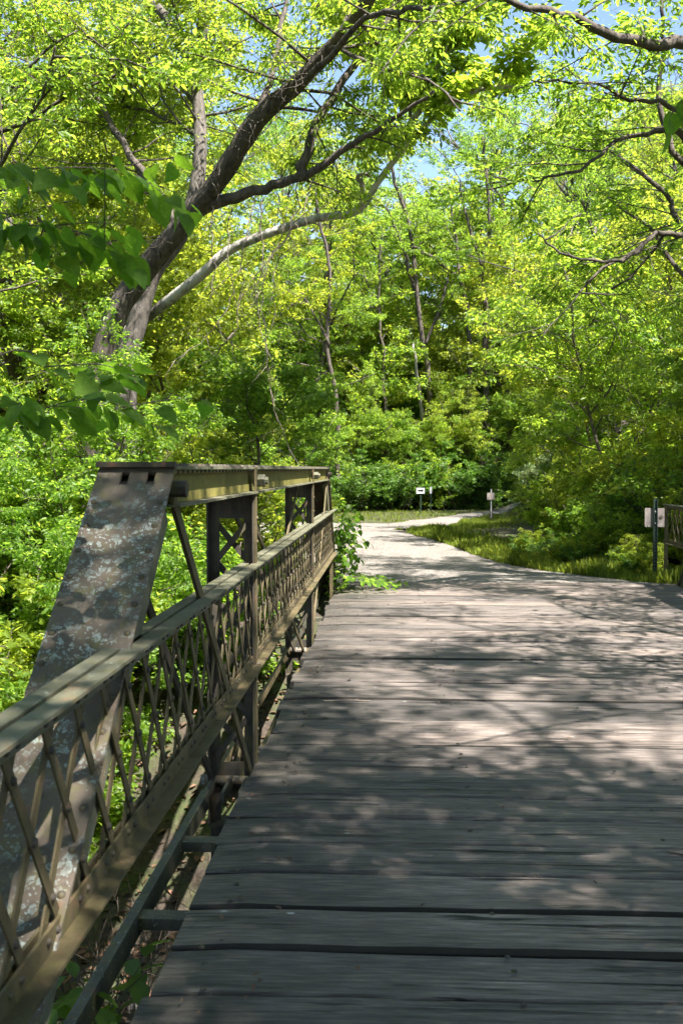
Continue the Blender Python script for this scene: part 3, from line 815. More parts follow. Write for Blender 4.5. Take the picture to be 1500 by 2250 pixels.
def shrub(seed, h, w, n_stem, n_leaves, L, W, leaf, name="shrub", droop=.25, up=.03):
    t = Tree(seed); r = t.r
    for j in range(n_stem):
        a = j * 2.4; p = Vector((r.uniform(-.25, .25) * w, r.uniform(-.25, .25) * w, -.15))
        sp = t.path(p, Vector((math.cos(a) * w / h * .8, math.sin(a) * w / h * .8, 1)), h * r.uniform(.65, 1.1), 6, .12, up)
        t.limb(sp, .018, .006, 5)
        t.foliate(sp, .12, 9, w * .42, .007, 1, .02, .5, 4)
    root = thing(name, "x", "shrub")
    t.wood.build("stems", M["twig"], root, True)
    link("foliage", leaf_mesh("foliage", *spray(t.tw, n_leaves, L, W, .13, droop, .32), leaf), None, root)
    return root

A = [forest_tree(21, 15, .22, 4.2, 24, 34000, .105, .05, M["bark2"], M["L_yellow"]),
     forest_tree(22, 13, .18, 3.8, 24, 34000, .10, .048, M["bark"], M["L_fresh"]),
     forest_tree(23, 16, .28, 4.6, 24, 34000, .105, .05, M["bark2"], M["L_mid"]),
     forest_tree(24, 11, .14, 3.3, 22, 34000, .095, .046, M["bark"], M["L_yellow"], r0=.12)]
T = [forest_tree(25, 12.5, .42, 4.4, 20, 11000, .11, .055, M["bark"], M["L_fresh"]),
     forest_tree(26, 13.5, .40, 4.8, 24, 24000, .125, .065, M["bark2"], M["L_mid"])]
B = [forest_tree(31, 6.2, .12, 2.3, 20, 17000, .10, .05, M["twig"], M["L_fresh"], .12, .05, .28),
     forest_tree(32, 5.2, .10, 2.1, 18, 16000, .105, .053, M["twig"], M["L_mid"], .12, .045, .28),
     forest_tree(33, 7.0, .14, 2.4, 20, 18000, .098, .048, M["twig"], M["L_yellow"], .12, .05, .28)]
S = [shrub(41, 2.3, 1.7, 11, 15000, .08, .04, M["L_fresh"]),
     shrub(42, 1.9, 1.8, 11, 12000, .08, .04, M["L_dark"]),
     shrub(43, 2.6, 1.6, 11, 15000, .08, .04, M["L_yellow"]),
     shrub(44, 2.2, 1.5, 10, 11000, .07, .036, M["L_pale"])]
KINDW = {}
def variant(proto, words): KINDW[proto.name] = words
for pr, w in zip(A, ("tall yellow green", "broad fresh green", "tall mid green", "shorter yellow green")): variant(pr, w)
for pr, w in zip(T, ("thin crowned", "full crowned")): variant(pr, w)
for pr, w in zip(B, ("fresh green", "mid green", "yellow green")): variant(pr, w)
for pr, w in zip(S, ("fresh green", "low dark green", "upright yellow green", "pale")): variant(pr, w)
used = set()
def put(proto, x, y, sc_=1.0, label="", group="", rz=None, zoff=0.0, sz=None):
    rz = rng.uniform(0, 6.28) if rz is None else rz
    label = label.replace("KIND", KINDW[proto.name.split(".")[0] if proto.name not in KINDW else proto.name])
    loc = (x, y, hz(x, y) + zoff); s = (sc_, sc_, sz or sc_)
    if proto.name not in used:
        used.add(proto.name); proto.location = loc; proto.rotation_euler = (0, 0, rz); proto.scale = s; tag(proto, label, None, group)
        return proto
    return copy_tree(proto, loc, rz, s, label, group)

GW = ("KIND tree standing in the wood beyond the gravel road", "trees of the wood beyond the road")
GH = ("distant KIND tree rising on the wooded slope", "trees on the far slope")
GL = ("KIND tree growing on the creek bank behind the lichened truss", "trees on the bank behind the truss")
GR = ("KIND tree on the bank behind the green sign post", "trees on the bank behind the sign post")
GO = ("KIND tree on the bank whose crown shades the bridge deck", "trees shading the deck")
for (k, x, y, s) in ((0, -3, 47, 1), (1, 2.5, 49, 1.1), (2, 8, 50, 1), (0, 13, 52, 1.05), (2, -9, 49, 1.05), (1, -15, 50, 1.1), (3, 5, 45, 1.1), (0, -22, 52, 1.1),
                     (0, 0, 58, 1.1), (2, 6, 60, 1.1), (0, 12, 62, 1.1), (1, 18, 60, 1.1), (0, -7, 60, 1.1), (2, -14, 62, 1.1), (0, -22, 64, 1.1),
                     (0, 3, 72, 1.2), (0, 12, 75, 1.2), (0, 20, 74, 1.2), (2, -6, 74, 1.2), (0, -16, 76, 1.2), (0, -28, 74, 1.2)):
    s *= 1.18
    put(A[k], x, y, s, *GH)
for (k, x, y, s) in ((2, -1.0, 46, 1.0), (1, 2.1, 46.5, 1.0), (3, 4.4, 46, 1.0), (1, -4.6, 41, .9), (3, -6.6, 35, 1), (2, 7.5, 42, 1), (0, -9.5, 39, 1.0), (3, -12.5, 41, 1)):
    put(A[k], x, y, s, *GW)
for (k, x, y, s) in ((1, -6.5, 17, .9), (3, -5.5, 21.5, .95), (0, -9.2, 24, 1.0), (1, -8, 29, 1), (0, -13, 30, 1), (3, -8.6, 13.5, .9), (3, -5.0, 27, .75)):
    put(A[k], x, y, s, *GL)
for (k, x, y, s) in ((3, 7.6, 23, .95), (1, 9.0, 30, 1), (0, 10.5, 36, 1), (3, 6.6, 33.5, .9)):
    put(A[k], x, y, s, *GR)
for (k, x, y, s) in ((1, 5.0, 0.6, .95), (0, 4.6, -1.6, .85), (1, 5.2, -3.2, .95), (1, 1.2, -4.4, .95), (1, 8.4, -1.4, 1.0), (1, 4.2, -7.5, 1.05), (1, -4.2, -3.0, .95), (1, -5.6, 1.2, .85), (0, 5.6, 5.2, .85), (0, 6.0, 8.9, .85), (1, -1.4, -6.5, 1)):
    put(T[k], x, y, s, *GO)
for (x, y) in ((10.8, 11.0),): put(T[0], x, y, 1.05, "very tall thin crowned tree beside the road end of the bridge", "very tall trees by the road", sz=1.4)
GU = ("KIND understorey tree filling the gaps low on the wooded slope", "understorey on the far slope")
ru = random.Random(77)
for j in range(46):
    yy = ru.uniform(43.5, 64) if j < 34 else ru.uniform(44, 48); xx = ru.uniform(-.40, .33) * yy if j < 34 else -4.5 + (j - 34) * .95
    put(B[j % 3], xx, yy, ru.uniform(1.1, 1.6), *GU)
for (k, x, y, sc0) in ((1, -3.2, 38.6, .8), (0, -1.9, 40.2, .75), (1, -0.3, 41.2, .8), (0, 1.5, 41.8, .7), (2, 2.9, 42.0, .75), (1, 4.5, 42.3, .9), (0, 5.9, 41.0, .9), (2, -4.4, 37.0, .8)):
    put(B[k], x, y, sc0, "low KIND sapling screening the trunks behind the arrow sign", "saplings behind the arrow sign")
GS = ("slender KIND sapling in the thicket behind the truss", "saplings behind the truss")
GT = ("slender KIND sapling on the bank above the roadside grass", "saplings on the roadside bank")
for (k, x, y, s) in ((0, -3.0, 12.2, .55), (1, -4.4, 11.2, .62), (2, -3.6, 17.5, .9), (0, -5.6, 15.5, .85), (1, -3.0, 10.2, .55), (2, -6.0, 10.2, .55), (0, -7.2, 14, .8), (1, -4.2, 8.0, .55),
                     (2, -4.8, 19, 1.1), (1, -4.1, 22, 1.0), (0, -6.0, 24.5, 1.1), (0, -5.8, 7.0, .6), (1, -2.2, 15.6, .7), (2, -6.6, 30, 1), (1, -2.9, 20.5, .8)):
    put(B[k], x, y, s, *GS)
for (k, x, y, s) in ((0, 4.5, 20.5, 1), (2, 5.2, 18.3, .9), (2, 4.8, 24, 1), (0, 5.6, 16.6, .75), (1, 6.6, 22, 1.1), (0, 6.2, 26.5, 1.05), (1, 6.6, 30, .9), (2, 7.0, 19, 1), (0, 7.2, 26, 1.1), (1, 6.0, 16.3, .85), (2, 5.8, 36, 1)):
    put(B[k], x, y, s, *GT)
G1 = ("KIND shrub crowding the creek bank outside the lattice railing", "shrubs along the creek outside the railing")
G2 = ("dense KIND shrub at the wood edge behind the arrow sign", "dark shrubs behind the arrow sign")
G3 = ("KIND shrub on the roadside bank between grass and saplings", "shrubs on the roadside bank")
for (k, x, y, s) in ((0, -2.5, 11.2, 1), (2, -3.5, 9.6, 1), (0, -3.3, 8.8, .85), (2, -4.2, 6.8, .9), (0, -4.6, 6.0, .9), (2, -4.9, 9.0, 1.1), (0, -3.9, 12.5, 1.1), (2, -2.4, 13.4, .95),
                     (0, -5.6, 12.8, 1.1), (2, -2.8, 16.4, .8), (0, -3.4, 19.4, .8), (2, -6.2, 8.3, 1.1), (0, -7.5, 11, 1.1), (2, -4.7, 4.0, .8), (0, -5.0, 3.9, .9), (2, -4.4, 24.5, .8)):
    put(S[k], x, y, s, *G1)
for (k, x, y, s) in ((1, -3.4, 37.5, 1.2), (1, -1.6, 38.8, 1.25), (1, 0.0, 39.5, 1.3), (0, 1.2, 40.2, 1.2), (1, 2.4, 40.8, 1.3), (1, 3.6, 41.5, 1.25), (0, -5.2, 36, 1.2), (1, -2.6, 40.5, 1.5), (1, 0.9, 42, 1.6), (1, 3.0, 43.2, 1.6), (0, -7, 33.5, 1.1), (1, -4.6, 40, 1.4), (1, 5.6, 43.5, 1.4)):
    put(S[k], x, y, s, *G2)
for (k, x, y, s) in ((0, 4.0, 16.9, .55), (2, 4.7, 15.9, .55), (0, 3.6, 18.4, .6), (2, 3.75, 20.2, .68), (0, 3.7, 21.9, .72), (2, 4.0, 23.7, .78), (0, 4.5, 25.8, .75), (1, 5.0, 17.6, .95), (0, 5.6, 16.4, .8), (2, 5.0, 19.4, 1.0), (1, 5.2, 21.4, 1.0), (0, 5.3, 23.2, 1.0), (2, 6.6, 24.2, 1.1), (1, 6.2, 29.2, .9), (0, 6.3, 20.6, 1.1), (2, 6.6, 17.4, 1.0), (0, 5.6, 27.4, .9)):
    put(S[k], x, y, s, *G3)
GWD = ("low leafy weed clump at the edge of the roadside grass", "weeds along the roadside grass")
rw = random.Random(9)
for j in range(16):
    yy = 14.8 + j * .28 + rw.uniform(-.2, .2); xx = float(np.interp(yy, [r[0] for r in ROAD_R], [r[1] for r in ROAD_R])) + rw.uniform(.8, 1.9)
    put(S[(0, 2, 1)[j % 3]], xx, yy, rw.uniform(.16, .30), *GWD)
put(S[3], 4.25, 29.2, .85, "pale blossoming shrub beside the trail sign on the path", "pale shrubs by the path")
put(S[3], 5.0, 30.4, 1.05, "pale blossoming shrub beside the trail sign on the path", "pale shrubs by the path")

# ------------------------------------------------------------------ the leaning tree and its neighbours
def smooth(pts, n=4):
    out = []
    P = [pts[0]] + pts + [pts[-1]]
    for i in range(1, len(P) - 2):
        for k in range(n):
            t = k / n; a, b, c, d = P[i - 1], P[i], P[i + 1], P[i + 2]
            out.append(0.5 * ((2 * b) + (c - a) * t + (2 * a - 5 * b + 4 * c - d) * t * t + (3 * b - a - 3 * c + d) * t ** 3))
    out.append(pts[-1]); return out

def plimb(t, spec, w0, w1, sides=8, jit=.015):
    """spec: (px, py, depth); widths in photo pixels"""
    pts = smooth([at(*s) for s in spec])
    pts = [p + Vector((t.r.gauss(0, jit), t.r.gauss(0, jit), t.r.gauss(0, jit))) for p in pts]
    d0, d1 = spec[0][2], spec[-1][2]
    t.limb(pts, w0 / 2 * d0 / FPX, w1 / 2 * d1 / FPX, sides)
    return pts

t = Tree(61, .85)
g = at(215, 1000, 13.0); foot = Vector((g.x - .15, g.y, hz(g.x, g.y) - .2))
tr = smooth([foot, at(212, 900, 13.0), at(246, 715, 13.0), at(300, 618, 13.0), at(395, 500, 12.8), at(480, 395, 12.5), at(565, 262, 12.2), at(645, 190, 12.0), at(735, 95, 11.7), at(800, 10, 11.4), at(880, -160, 11.0)])
k = len(tr); t.wood.tube(tr, [.185 - .115 * (i / (k - 1)) + t.r.uniform(-.012, .012) for i in range(k)], 12)
l1 = plimb(t, [(430, 465, 12.7), (520, 430, 12.5), (600, 408, 12.3), (690, 375, 12.0), (760, 325, 11.8), (850, 270, 11.5), (955, 200, 11.2)], 30, 7)
l2 = plimb(t, [(662, 385, 12.1), (668, 350, 12.1), (700, 265, 12.2), (755, 175, 12.3), (835, 75, 12.4), (900, -60, 12.5)], 26, 12)
l3 = plimb(t, [(640, 195, 12), (720, 130, 11.5), (800, 40, 11.0), (900, 22, 10.6), (1030, 0, 10.2)], 18, 9, 6)
l4 = plimb(t, [(395, 500, 12.8), (330, 400, 13.8), (250, 280, 14.8), (170, 140, 15.6), (90, -40, 16)], 22, 8, 6)
l5 = plimb(t, [(560, 270, 12.2), (600, 150, 12.6), (620, 40, 13), (640, -90, 13.2)], 18, 8, 6)
l6 = plimb(t, [(730, 100, 11.7), (830, 150, 11.0), (930, 170, 10.4), (1010, 240, 10)], 12, 4, 5)
t.foliate(tr, .62, 14, 2.3, .025, 1, .02, .5, 5)
for l, n, ln in ((l1, 5, 1.0), (l2, 8, 1.5), (l3, 8, 1.6), (l4, 10, 1.9), (l5, 8, 1.6), (l6, 3, .8)): t.foliate(l, .3, n, ln, .016, 1, .0, .5, 5)
# bare twiggy shoots and dry climbers on the trunk
for j in range(70):
    f = t.r.uniform(.28, .8); i = int(f * (k - 1)); p = tr[i] + Vector((t.r.uniform(-.12, .12), -.16, t.r.uniform(-.12, .12)))
    pp = t.path(p, Vector((t.r.gauss(0, 1), t.r.gauss(-.3, .6), t.r.gauss(.2, 1))), t.r.uniform(.3, 1.1), 5, .35, -.05); t.wood.tube(pp, [.007, .006, .005, .004, .003, .002], 3)
root = thing("leaning_tree", "big dark leaning tree trunk arching up over the bridge", "tree")
finish(root, t, 23000, .08, .028, M["bark"], M["L_fresh"], .18, .55, .4)

t = Tree(62, .6)
g = at(285, 1000, 14.6); foot = Vector((g.x, g.y, hz(g.x, g.y) - .2))
tr2 = smooth([foot, at(275, 850, 14.6), at(300, 715, 14.6), at(335, 600, 14.6), at(390, 525, 14.6), at(428, 430, 14.7), at(440, 330, 14.8), at(436, 230, 15), at(420, 125, 15.1), at(370, 45, 15.2), at(320, -20, 15.3), at(270, -140, 15.3)])
k = len(tr2); t.wood.tube(tr2, [.20 - .14 * (i / (k - 1)) ** .6 for i in range(k)], 11)
m1 = plimb(t, [(428, 160, 15.1), (445, 90, 15.2), (462, -10, 15.3), (480, -110, 15.4)], 22, 12, 7)
m2 = plimb(t, [(436, 240, 15), (400, 190, 15.6), (340, 150, 16.2), (240, 100, 16.6), (120, 60, 17)], 14, 5, 5)
m3 = plimb(t, [(438, 300, 14.8), (370, 260, 15.2), (270, 230, 15.6), (160, 210, 16)], 12, 4, 5)
m4 = plimb(t, [(400, 510, 14.6), (330, 420, 15.3), (280, 330, 16), (215, 250, 16.4), (120, 160, 16.6)], 16, 5, 5)
t.foliate(tr2, .55, 16, 2.6, .025, 1, .03, .5, 5)
for l, n, ln in ((m1, 7, 1.6), (m2, 12, 1.7), (m3, 12, 1.7), (m4, 12, 1.9)): t.foliate(l, .2, n, ln, .016, 1, .0, .5, 5)
root = thing("twin_trunk_tree", "upright dark tree standing close behind the leaning trunk", "tree")
finish(root, t, 36000, .085, .030, M["bark2"], M["L_yellow"], .2, .5, .4)

t = Tree(63)
g = at(225, 1000, 15.2); foot = Vector((g.x, g.y, hz(g.x, g.y) - .2))
tr3 = smooth([foot, at(232, 880, 15.2), at(268, 745, 15.1), at(345, 680, 14.8), at(440, 605, 14.30), at(495, 555, 14.20), at(555, 525, 14.10), at(640, 495, 14.00), at(700, 478, 13.90), at(785, 462, 13.70), at(830, 400, 13.70), at(885, 328, 13.60), at(955, 255, 13.50), at(1040, 200, 13.30), at(1135, 188, 13.10)])
k = len(tr3); t.wood.tube(tr3, [.098 - .074 * (i / (k - 1)) for i in range(k)], 9)
n1 = plimb(t, [(880, 332, 13.60), (905, 275, 13.70), (938, 200, 13.80), (932, 130, 13.90), (958, 40, 14.00)], 22, 8, 6)
n2 = plimb(t, [(790, 465, 13.70), (798, 415, 13.40), (786, 385, 13.20), (815, 380, 13.10)], 16, 7, 6)
n3 = plimb(t, [(905, 272, 13.70), (880, 200, 14.10), (840, 110, 14.40), (815, 20, 14.60)], 10, 4, 5)
n4 = plimb(t, [(945, 195, 13.80), (952, 165, 13.50), (990, 80, 13.30), (1015, -20, 13.10)], 12, 5, 5)
t.foliate(tr3, .8, 7, 1.4, .014, 1, .05, .5, 5)
for l in (n1, n3, n4): t.foliate(l, .35, 7, 1.3, .012, 1, .05, .5, 5)
root = thing("sycamore_tree", "pale barked sycamore limb reaching out past the leaning trunk", "tree")
finish(root, t, 13000, .11, .065, M["syc"], M["L_fresh"], .18, .25, .5)

# ---- slim dark trunks standing clear in the wood
def slim(seed, specs, w, label, bark="bark", leaves=5200, leaf="L_fresh", name="slim_tree"):
    t = Tree(seed, .5); d = specs[0][0][2]
    g = at(specs[0][0][0], 1000, d); specs[0].insert(0, (specs[0][0][0] + 3, 1030 + (1.6 - hz(g.x, g.y) + .2) / d * FPX, d))
    for q, sp in enumerate(specs):
        l = plimb(t, sp, w * (1 if q == 0 else .55), w * (.35 if q == 0 else .2), 7, .03)
        if leaves: t.foliate(l, .5 if q == 0 else .3, 8, 2.0, .02, 1, .03, .4, 4)
    root = thing(name, label, "tree")
    if leaves: finish(root, t, leaves, .11, .05, M[bark], M[leaf], .2, .3, .4)
    else: t.wood.build("trunk", M[bark], root, True)
slim(71, [[(948, 960, 42.5), (935, 800, 42.5), (915, 650, 42.5), (900, 500, 42.5), (868, 400, 42.5), (850, 300, 42.5)], [(912, 640, 42.5), (880, 540, 42.0), (850, 450, 41.5)], [(930, 760, 42.5), (965, 680, 42.5), (985, 600, 42.9)]], 16.4, "slim dark forked tree rising from the dark shrubs behind the arrow sign")
slim(72, [[(1032, 900, 43.0), (1030, 720, 43.0), (1018, 640, 43.0), (995, 600, 42.9), (940, 560, 42.5), (900, 540, 42.1)], [(1008, 615, 43.0), (1000, 520, 43.3), (985, 420, 43.5)]], 14.8, "crooked dark tree with a sideways elbow limb in the wood")
slim(73, [[(1068, 900, 43.5), (1066, 690, 43.5), (1056, 600, 43.5), (1076, 500, 43.5), (1068, 400, 43.5), (1060, 300, 43.5)], [(1060, 590, 43.5), (1030, 500, 43.5), (1010, 400, 44.0)]], 17.2, "straight stout dark tree beside the crooked elbow limbed tree")
slim(74, [[(848, 930, 42.0), (840, 770, 42.0), (832, 650, 42.0), (838, 520, 42.0)], [(836, 700, 42.0), (800, 600, 41.5)]], 10.1, "thin straight pole like tree in front of the wood", leaves=3000)
slim(75, [[(742, 960, 38.5), (735, 850, 38.5), (716, 740, 38.5), (726, 600, 38.5), (700, 480, 38.5), (690, 380, 38.5)], [(722, 760, 38.5), (690, 690, 38.5), (660, 640, 38.5)]], 13.3, "slightly swaying slim tree standing behind the bridge top chord", leaf="L_yellow")
slim(76, [[(1150, 800, 44.5), (1146, 640, 44.5), (1110, 570, 44.5), (1086, 480, 44.5), (1080, 380, 44.5)]], 10.9, "slim bent grey tree leaning over the roadside bank", "bark2")
slim(77, [[(926, 940, 42.5), (914, 820, 41.5), (906, 755, 41.5)]], 13.3, "bare pale broken dead trunk beside the slim forked tree", "bark3", 0, name="dead_trunk")

# ---- the tree on the far right bank, limbs over the road
t = Tree(64, .75)
foot = Vector((6.1, 13.6, hz(6.1, 13.6) - .2))
tr4 = smooth([foot, Vector((5.9, 13.5, 2.0)), Vector((5.55, 13.3, 4.2)), Vector((5.35, 13.0, 6.2)), Vector((5.5, 12.6, 8.6)), Vector((5.9, 12.3, 11.0))])
k = len(tr4); t.wood.tube(tr4, [.26 - .16 * (i / (k - 1)) for i in range(k)], 11)
q = [plimb(t, [(1760, 180, 12.8), (1600, 110, 12.3), (1500, 92, 11.8), (1430, 100, 11.6), (1330, 66, 11.2), (1230, 30, 10.9), (1130, 2, 10.6), (1040, -30, 10.2)], 37.4, 9.6, 8),
     plimb(t, [(1660, 420, 12.9), (1560, 330, 12.6), (1470, 235, 12.2), (1380, 215, 12.0), (1290, 178, 11.8), (1165, 178, 11.5)], 17.3, 3.0, 6),
     plimb(t, [(1680, 560, 13.1), (1580, 480, 12.9), (1500, 300, 12.6), (1440, 290, 12.4), (1360, 310, 12.2), (1270, 372, 12), (1180, 395, 11.8), (1090, 392, 11.6)], 20.2, 3.0, 6),
     plimb(t, [(1660, 560, 13.1), (1560, 520, 12.8), (1500, 518, 12.6), (1440, 512, 12.4), (1385, 560, 12.1), (1310, 572, 11.9), (1235, 556, 11.7), (1180, 508, 11.5)], 18.7, 3.0, 6),
     plimb(t, [(1440, 512, 12.4), (1380, 560, 12.3), (1310, 600, 12.1), (1250, 670, 11.9), (1180, 745, 11.7)], 9.4, 2.2, 5),
     plimb(t, [(1460, 515, 12.5), (1420, 570, 12.6), (1340, 640, 12.7), (1295, 720, 12.8)], 8.6, 2.2, 5),
     plimb(t, [(1640, 480, 13), (1540, 400, 13), (1480, 330, 13.2), (1445, 200, 13.3), (1462, 100, 13.4), (1450, 0, 13.4)], 18.7, 7.2, 6),
     plimb(t, [(1600, 560, 13.5), (1500, 500, 13.8), (1460, 420, 14), (1350, 340, 14.5), (1280, 290, 15)], 18.7, 4.8, 6),
     plimb(t, [(1680, 760, 13.2), (1560, 660, 13.2), (1490, 590, 13.6), (1420, 500, 14.2), (1330, 430, 15)], 17.3, 4.2, 6)]
for l in q: t.foliate(l, .2, 8, 1.1, .006, 1, -.10, .3, 4, False)
for l, n, ln in zip(q, (11, 8, 9, 8, 4, 4, 9, 7, 6), (1.5, 1.3, 1.3, 1.0, .8, .8, 1.4, 1.4, 1.3)):
    t.foliate(l, .22, n, ln, .012, 1, -.02, .45, 4)
t.foliate(tr4, .5, 12, 3.0, .03, 1, .05, .5, 5)
root = thing("overhanging_tree", "dark limbed tree on the bank spreading bare drooping branches over the road", "tree")
finish(root, t, 19000, .085, .034, M["bark"], M["L_mid"], .18, .3, .5)

# ------------------------------------------------------------------ hanging vines
for j, spec in enumerate(([(575, 432, 12.25), (578, 560, 11.9), (560, 640, 11.9), (585, 780, 11.8), (605, 900, 11.8), (640, 1000, 11.8)],
                          [(655, 405, 12.1), (640, 500, 11.9), (585, 590, 11.9), (578, 700, 11.9), (590, 800, 11.8)],
                          [(510, 452, 12.4), (498, 540, 12.1), (512, 640, 12.1), (470, 720, 12), (385, 790, 12)],
                          [(560, 436, 12.3), (540, 520, 12), (528, 640, 12), (510, 760, 12)],
                          [(612, 424, 12.2), (618, 520, 12), (600, 610, 11.9), (610, 700, 11.9)],
                          [(690, 392, 11.95), (670, 450, 11.8), (600, 560, 11.8), (560, 620, 11.8), (520, 660, 11.7)],
                          [(470, 455, 12.5), (462, 520, 12.3), (470, 600, 12.3), (460, 660, 12.2)])):
    pts = [p + Vector((rng.gauss(0, .02), rng.gauss(0, .03), 0)) for p in smooth([at(*s) for s in spec], 5)]
    b = MB().tube(pts, [.008 - .004 * i / len(pts) for i in range(len(pts))], 5)
    for i in range(2, len(pts), 2):
        p = pts[i]; b.tube([p, p + Vector((rng.gauss(0, .12), rng.gauss(0, .1), -.2)), p + Vector((rng.gauss(0, .22), rng.gauss(0, .15), -.42))], [.004, .003, .002], 3)
    tag(b.build("hanging_vine", M["vine"], None, True), "thin dry vine dangling from the leaning tree", "vine", "vines hanging from the leaning tree")

# ------------------------------------------------------------------ plants close by: broad leaves as parts
def broad_leaf(L, W, seedv, m, heart=True):
    b = MB(); n = 7; r = random.Random(seedv)
    prof = [(0.0, .10), (.06, .36), (.2, .5), (.4, .49), (.6, .38), (.8, .2), (1.0, .0)] if heart else [(0, .02), (.12, .2), (.3, .44), (.5, .5), (.7, .38), (.87, .17), (1, 0)]
    for i, (tt, ww) in enumerate(prof):
        z = -.16 * L * tt * tt
        back = -.07 * L if heart and i == 1 else 0
        b.v += [Vector((tt * L + back, -ww * W, z + .10 * W * ww * 2)), Vector((tt * L, 0, z)), Vector((tt * L + back, ww * W, z + .10 * W * ww * 2))]
    for i in range(n - 1):
        for k in (0, 1): b.f.append((i * 3 + k, i * 3 + k + 1, i * 3 + 4 + k, i * 3 + 3 + k))
    me = b.mesh("leaf", True); me.materials.append(m); return me

def leafy_branch(root, pts, r0, n, size, meshes, seedv, hang=.5, petiole=.03, sides=0):
    r = random.Random(seedv)
    if sides:
        sp = smooth(pts, 4)
        for k in range(sides):
            q = sp[int(len(sp) * (.3 + .62 * k / sides))]; dd = Vector((r.uniform(.15, .6), r.choice((-1, 1)) * r.uniform(.3, 1), r.uniform(-.55, .35))).normalized()
            ln = r.uniform(.16, .34)
            leafy_branch(root, [q, q + dd * ln * .5 + Vector((0, 0, .01)), q + dd * ln], r0 * .6, 5, size, meshes, seedv * 50 + k, hang, petiole)
    pts = smooth(pts, 4)
    MB().tube(pts, [r0 * (1 - .75 * i / (len(pts) - 1)) for i in range(len(pts))], 6).build("stem", M["twig"], root, True)
    k = len(pts) - 1
    for j in range(n):
        f = min(.999, (j + .6) / n) * k; i = int(f); p = pts[i].lerp(pts[i + 1], f - i); u = (pts[i + 1] - pts[i]).normalized()
        sd = u.cross(Vector((0, 0, 1))).normalized() * (1 if j % 2 else -1)
        d = (u * r.uniform(.3, .9) + sd * r.uniform(.3, 1) + Vector((0, 0, -hang * r.uniform(.2, 1.5)))).normalized()
        nn = (Vector((0, 0, 1)) + Vector((r.gauss(0, .5), r.gauss(0, .5), 0)))
        y = nn.cross(d).normalized(); z = d.cross(y)
        o = link("leaf", meshes[r.randrange(len(meshes))], None, root)
        s = size * r.uniform(.7, 1.15)
        o.matrix_world = Matrix.Translation(p + d * petiole) @ Matrix((d, y, z)).transposed().to_4x4() @ Matrix.Scale(s, 4)

HL = [broad_leaf(1.0, .78, i, M["L_near"]) for i in range(2)]
OL = [broad_leaf(1.0, .56, i, M["L_mid"], False) for i in range(2)]
root = thing("broadleaf_sapling", "sapling branches with broad heart shaped dark leaves hanging over the end post", "sapling")
base = Vector((-2.3, 2.2, hz(-2.3, 2.2) - .2))
MB().tube(smooth([base, Vector((-2.35, 2.2, .4)), Vector((-2.15, 2.3, 1.5)), Vector((-2.0, 2.4, 2.6)), Vector((-1.9, 2.5, 3.3))]), [.028 - .001 * i for i in range(17)], 7).build("trunk", M["twig"], root, True)
leafy_branch(root, [Vector((-2.05, 2.35, 2.1)), at(-120, 390, 2.6), at(40, 372, 2.62), at(200, 368, 2.64), at(300, 385, 2.66), at(395, 455, 2.7)], .0032, 26, .076, HL, 1, .75, sides=6)
leafy_branch(root, [Vector((-2.1, 2.3, 1.9)), at(-100, 480, 2.5), at(30, 493, 2.52), at(130, 500, 2.55), at(230, 530, 2.58), at(285, 580, 2.6)], .003, 22, .076, HL, 2, .8, sides=5)
leafy_branch(root, [Vector((-2.2, 2.25, 1.3)), at(-100, 905, 2.5), at(60, 905, 2.55), at(160, 880, 2.6), at(245, 885, 2.65), at(340, 930, 2.7)], .003, 24, .074, HL, 3, .6, sides=6)
leafy_branch(root, [Vector((-2.25, 2.25, 1.2)), at(-60, 800, 2.9), at(100, 805, 2.95), at(220, 800, 3.0), at(300, 830, 3.05)], .004, 15, .085, HL, 4, .5)
root = thing("broadleaf_shoot", "two broad bright leaves on a shoot hanging before the dark limbed tree", "shoot")
MB().tube(smooth([Vector((5.55, 5.2, 4.9)), Vector((4.2, 5.0, 4.75)), Vector((2.7, 4.5, 4.2)), at(1640, 120, 4.2)]), [.02 - .001 * i for i in range(13)], 6).build("bough", M["twig"], root, True)
leafy_branch(root, [at(1640, 120, 4.2), at(1540, 190, 4.2), at(1480, 240, 4.2), at(1468, 280, 4.2)], .005, 6, .095, HL, 6, .8)
# young plants on the slope beside the deck
def seedling(x, y, h, n, size, seedv, label):
    root = thing("seedling", label, "seedling"); r = random.Random(seedv)
    g = hz(x, y)
    for k in range(n):
        a = k * 2.4; tip = Vector((x + math.cos(a) * h * .4, y + math.sin(a) * h * .4, g + h * r.uniform(.75, 1.05)))
        leafy_branch(root, [Vector((x, y, g - .05)), Vector((x, y, g + h * .5)) + Vector((r.gauss(0, .03), r.gauss(0, .03), 0)), tip], .005, 9, size, OL, seedv + k, .45, .015)
seedling(-1.32, 4.15, .62, 2, .13, 71, "young plant with long leaflets between the bottom chord and lattice railing")
seedling(-1.02, 3.35, .52, 4, .13, 74, "bushy young plant under the deck edge beside the bottom chord")
seedling(-1.30, 3.3, .45, 3, .12, 79, "low leafy seedling behind the end post foot")
seedling(-1.0, 7.2, 1.45, 4, .10, 84, "leafy shoot growing up through the gap by the truss vertical")
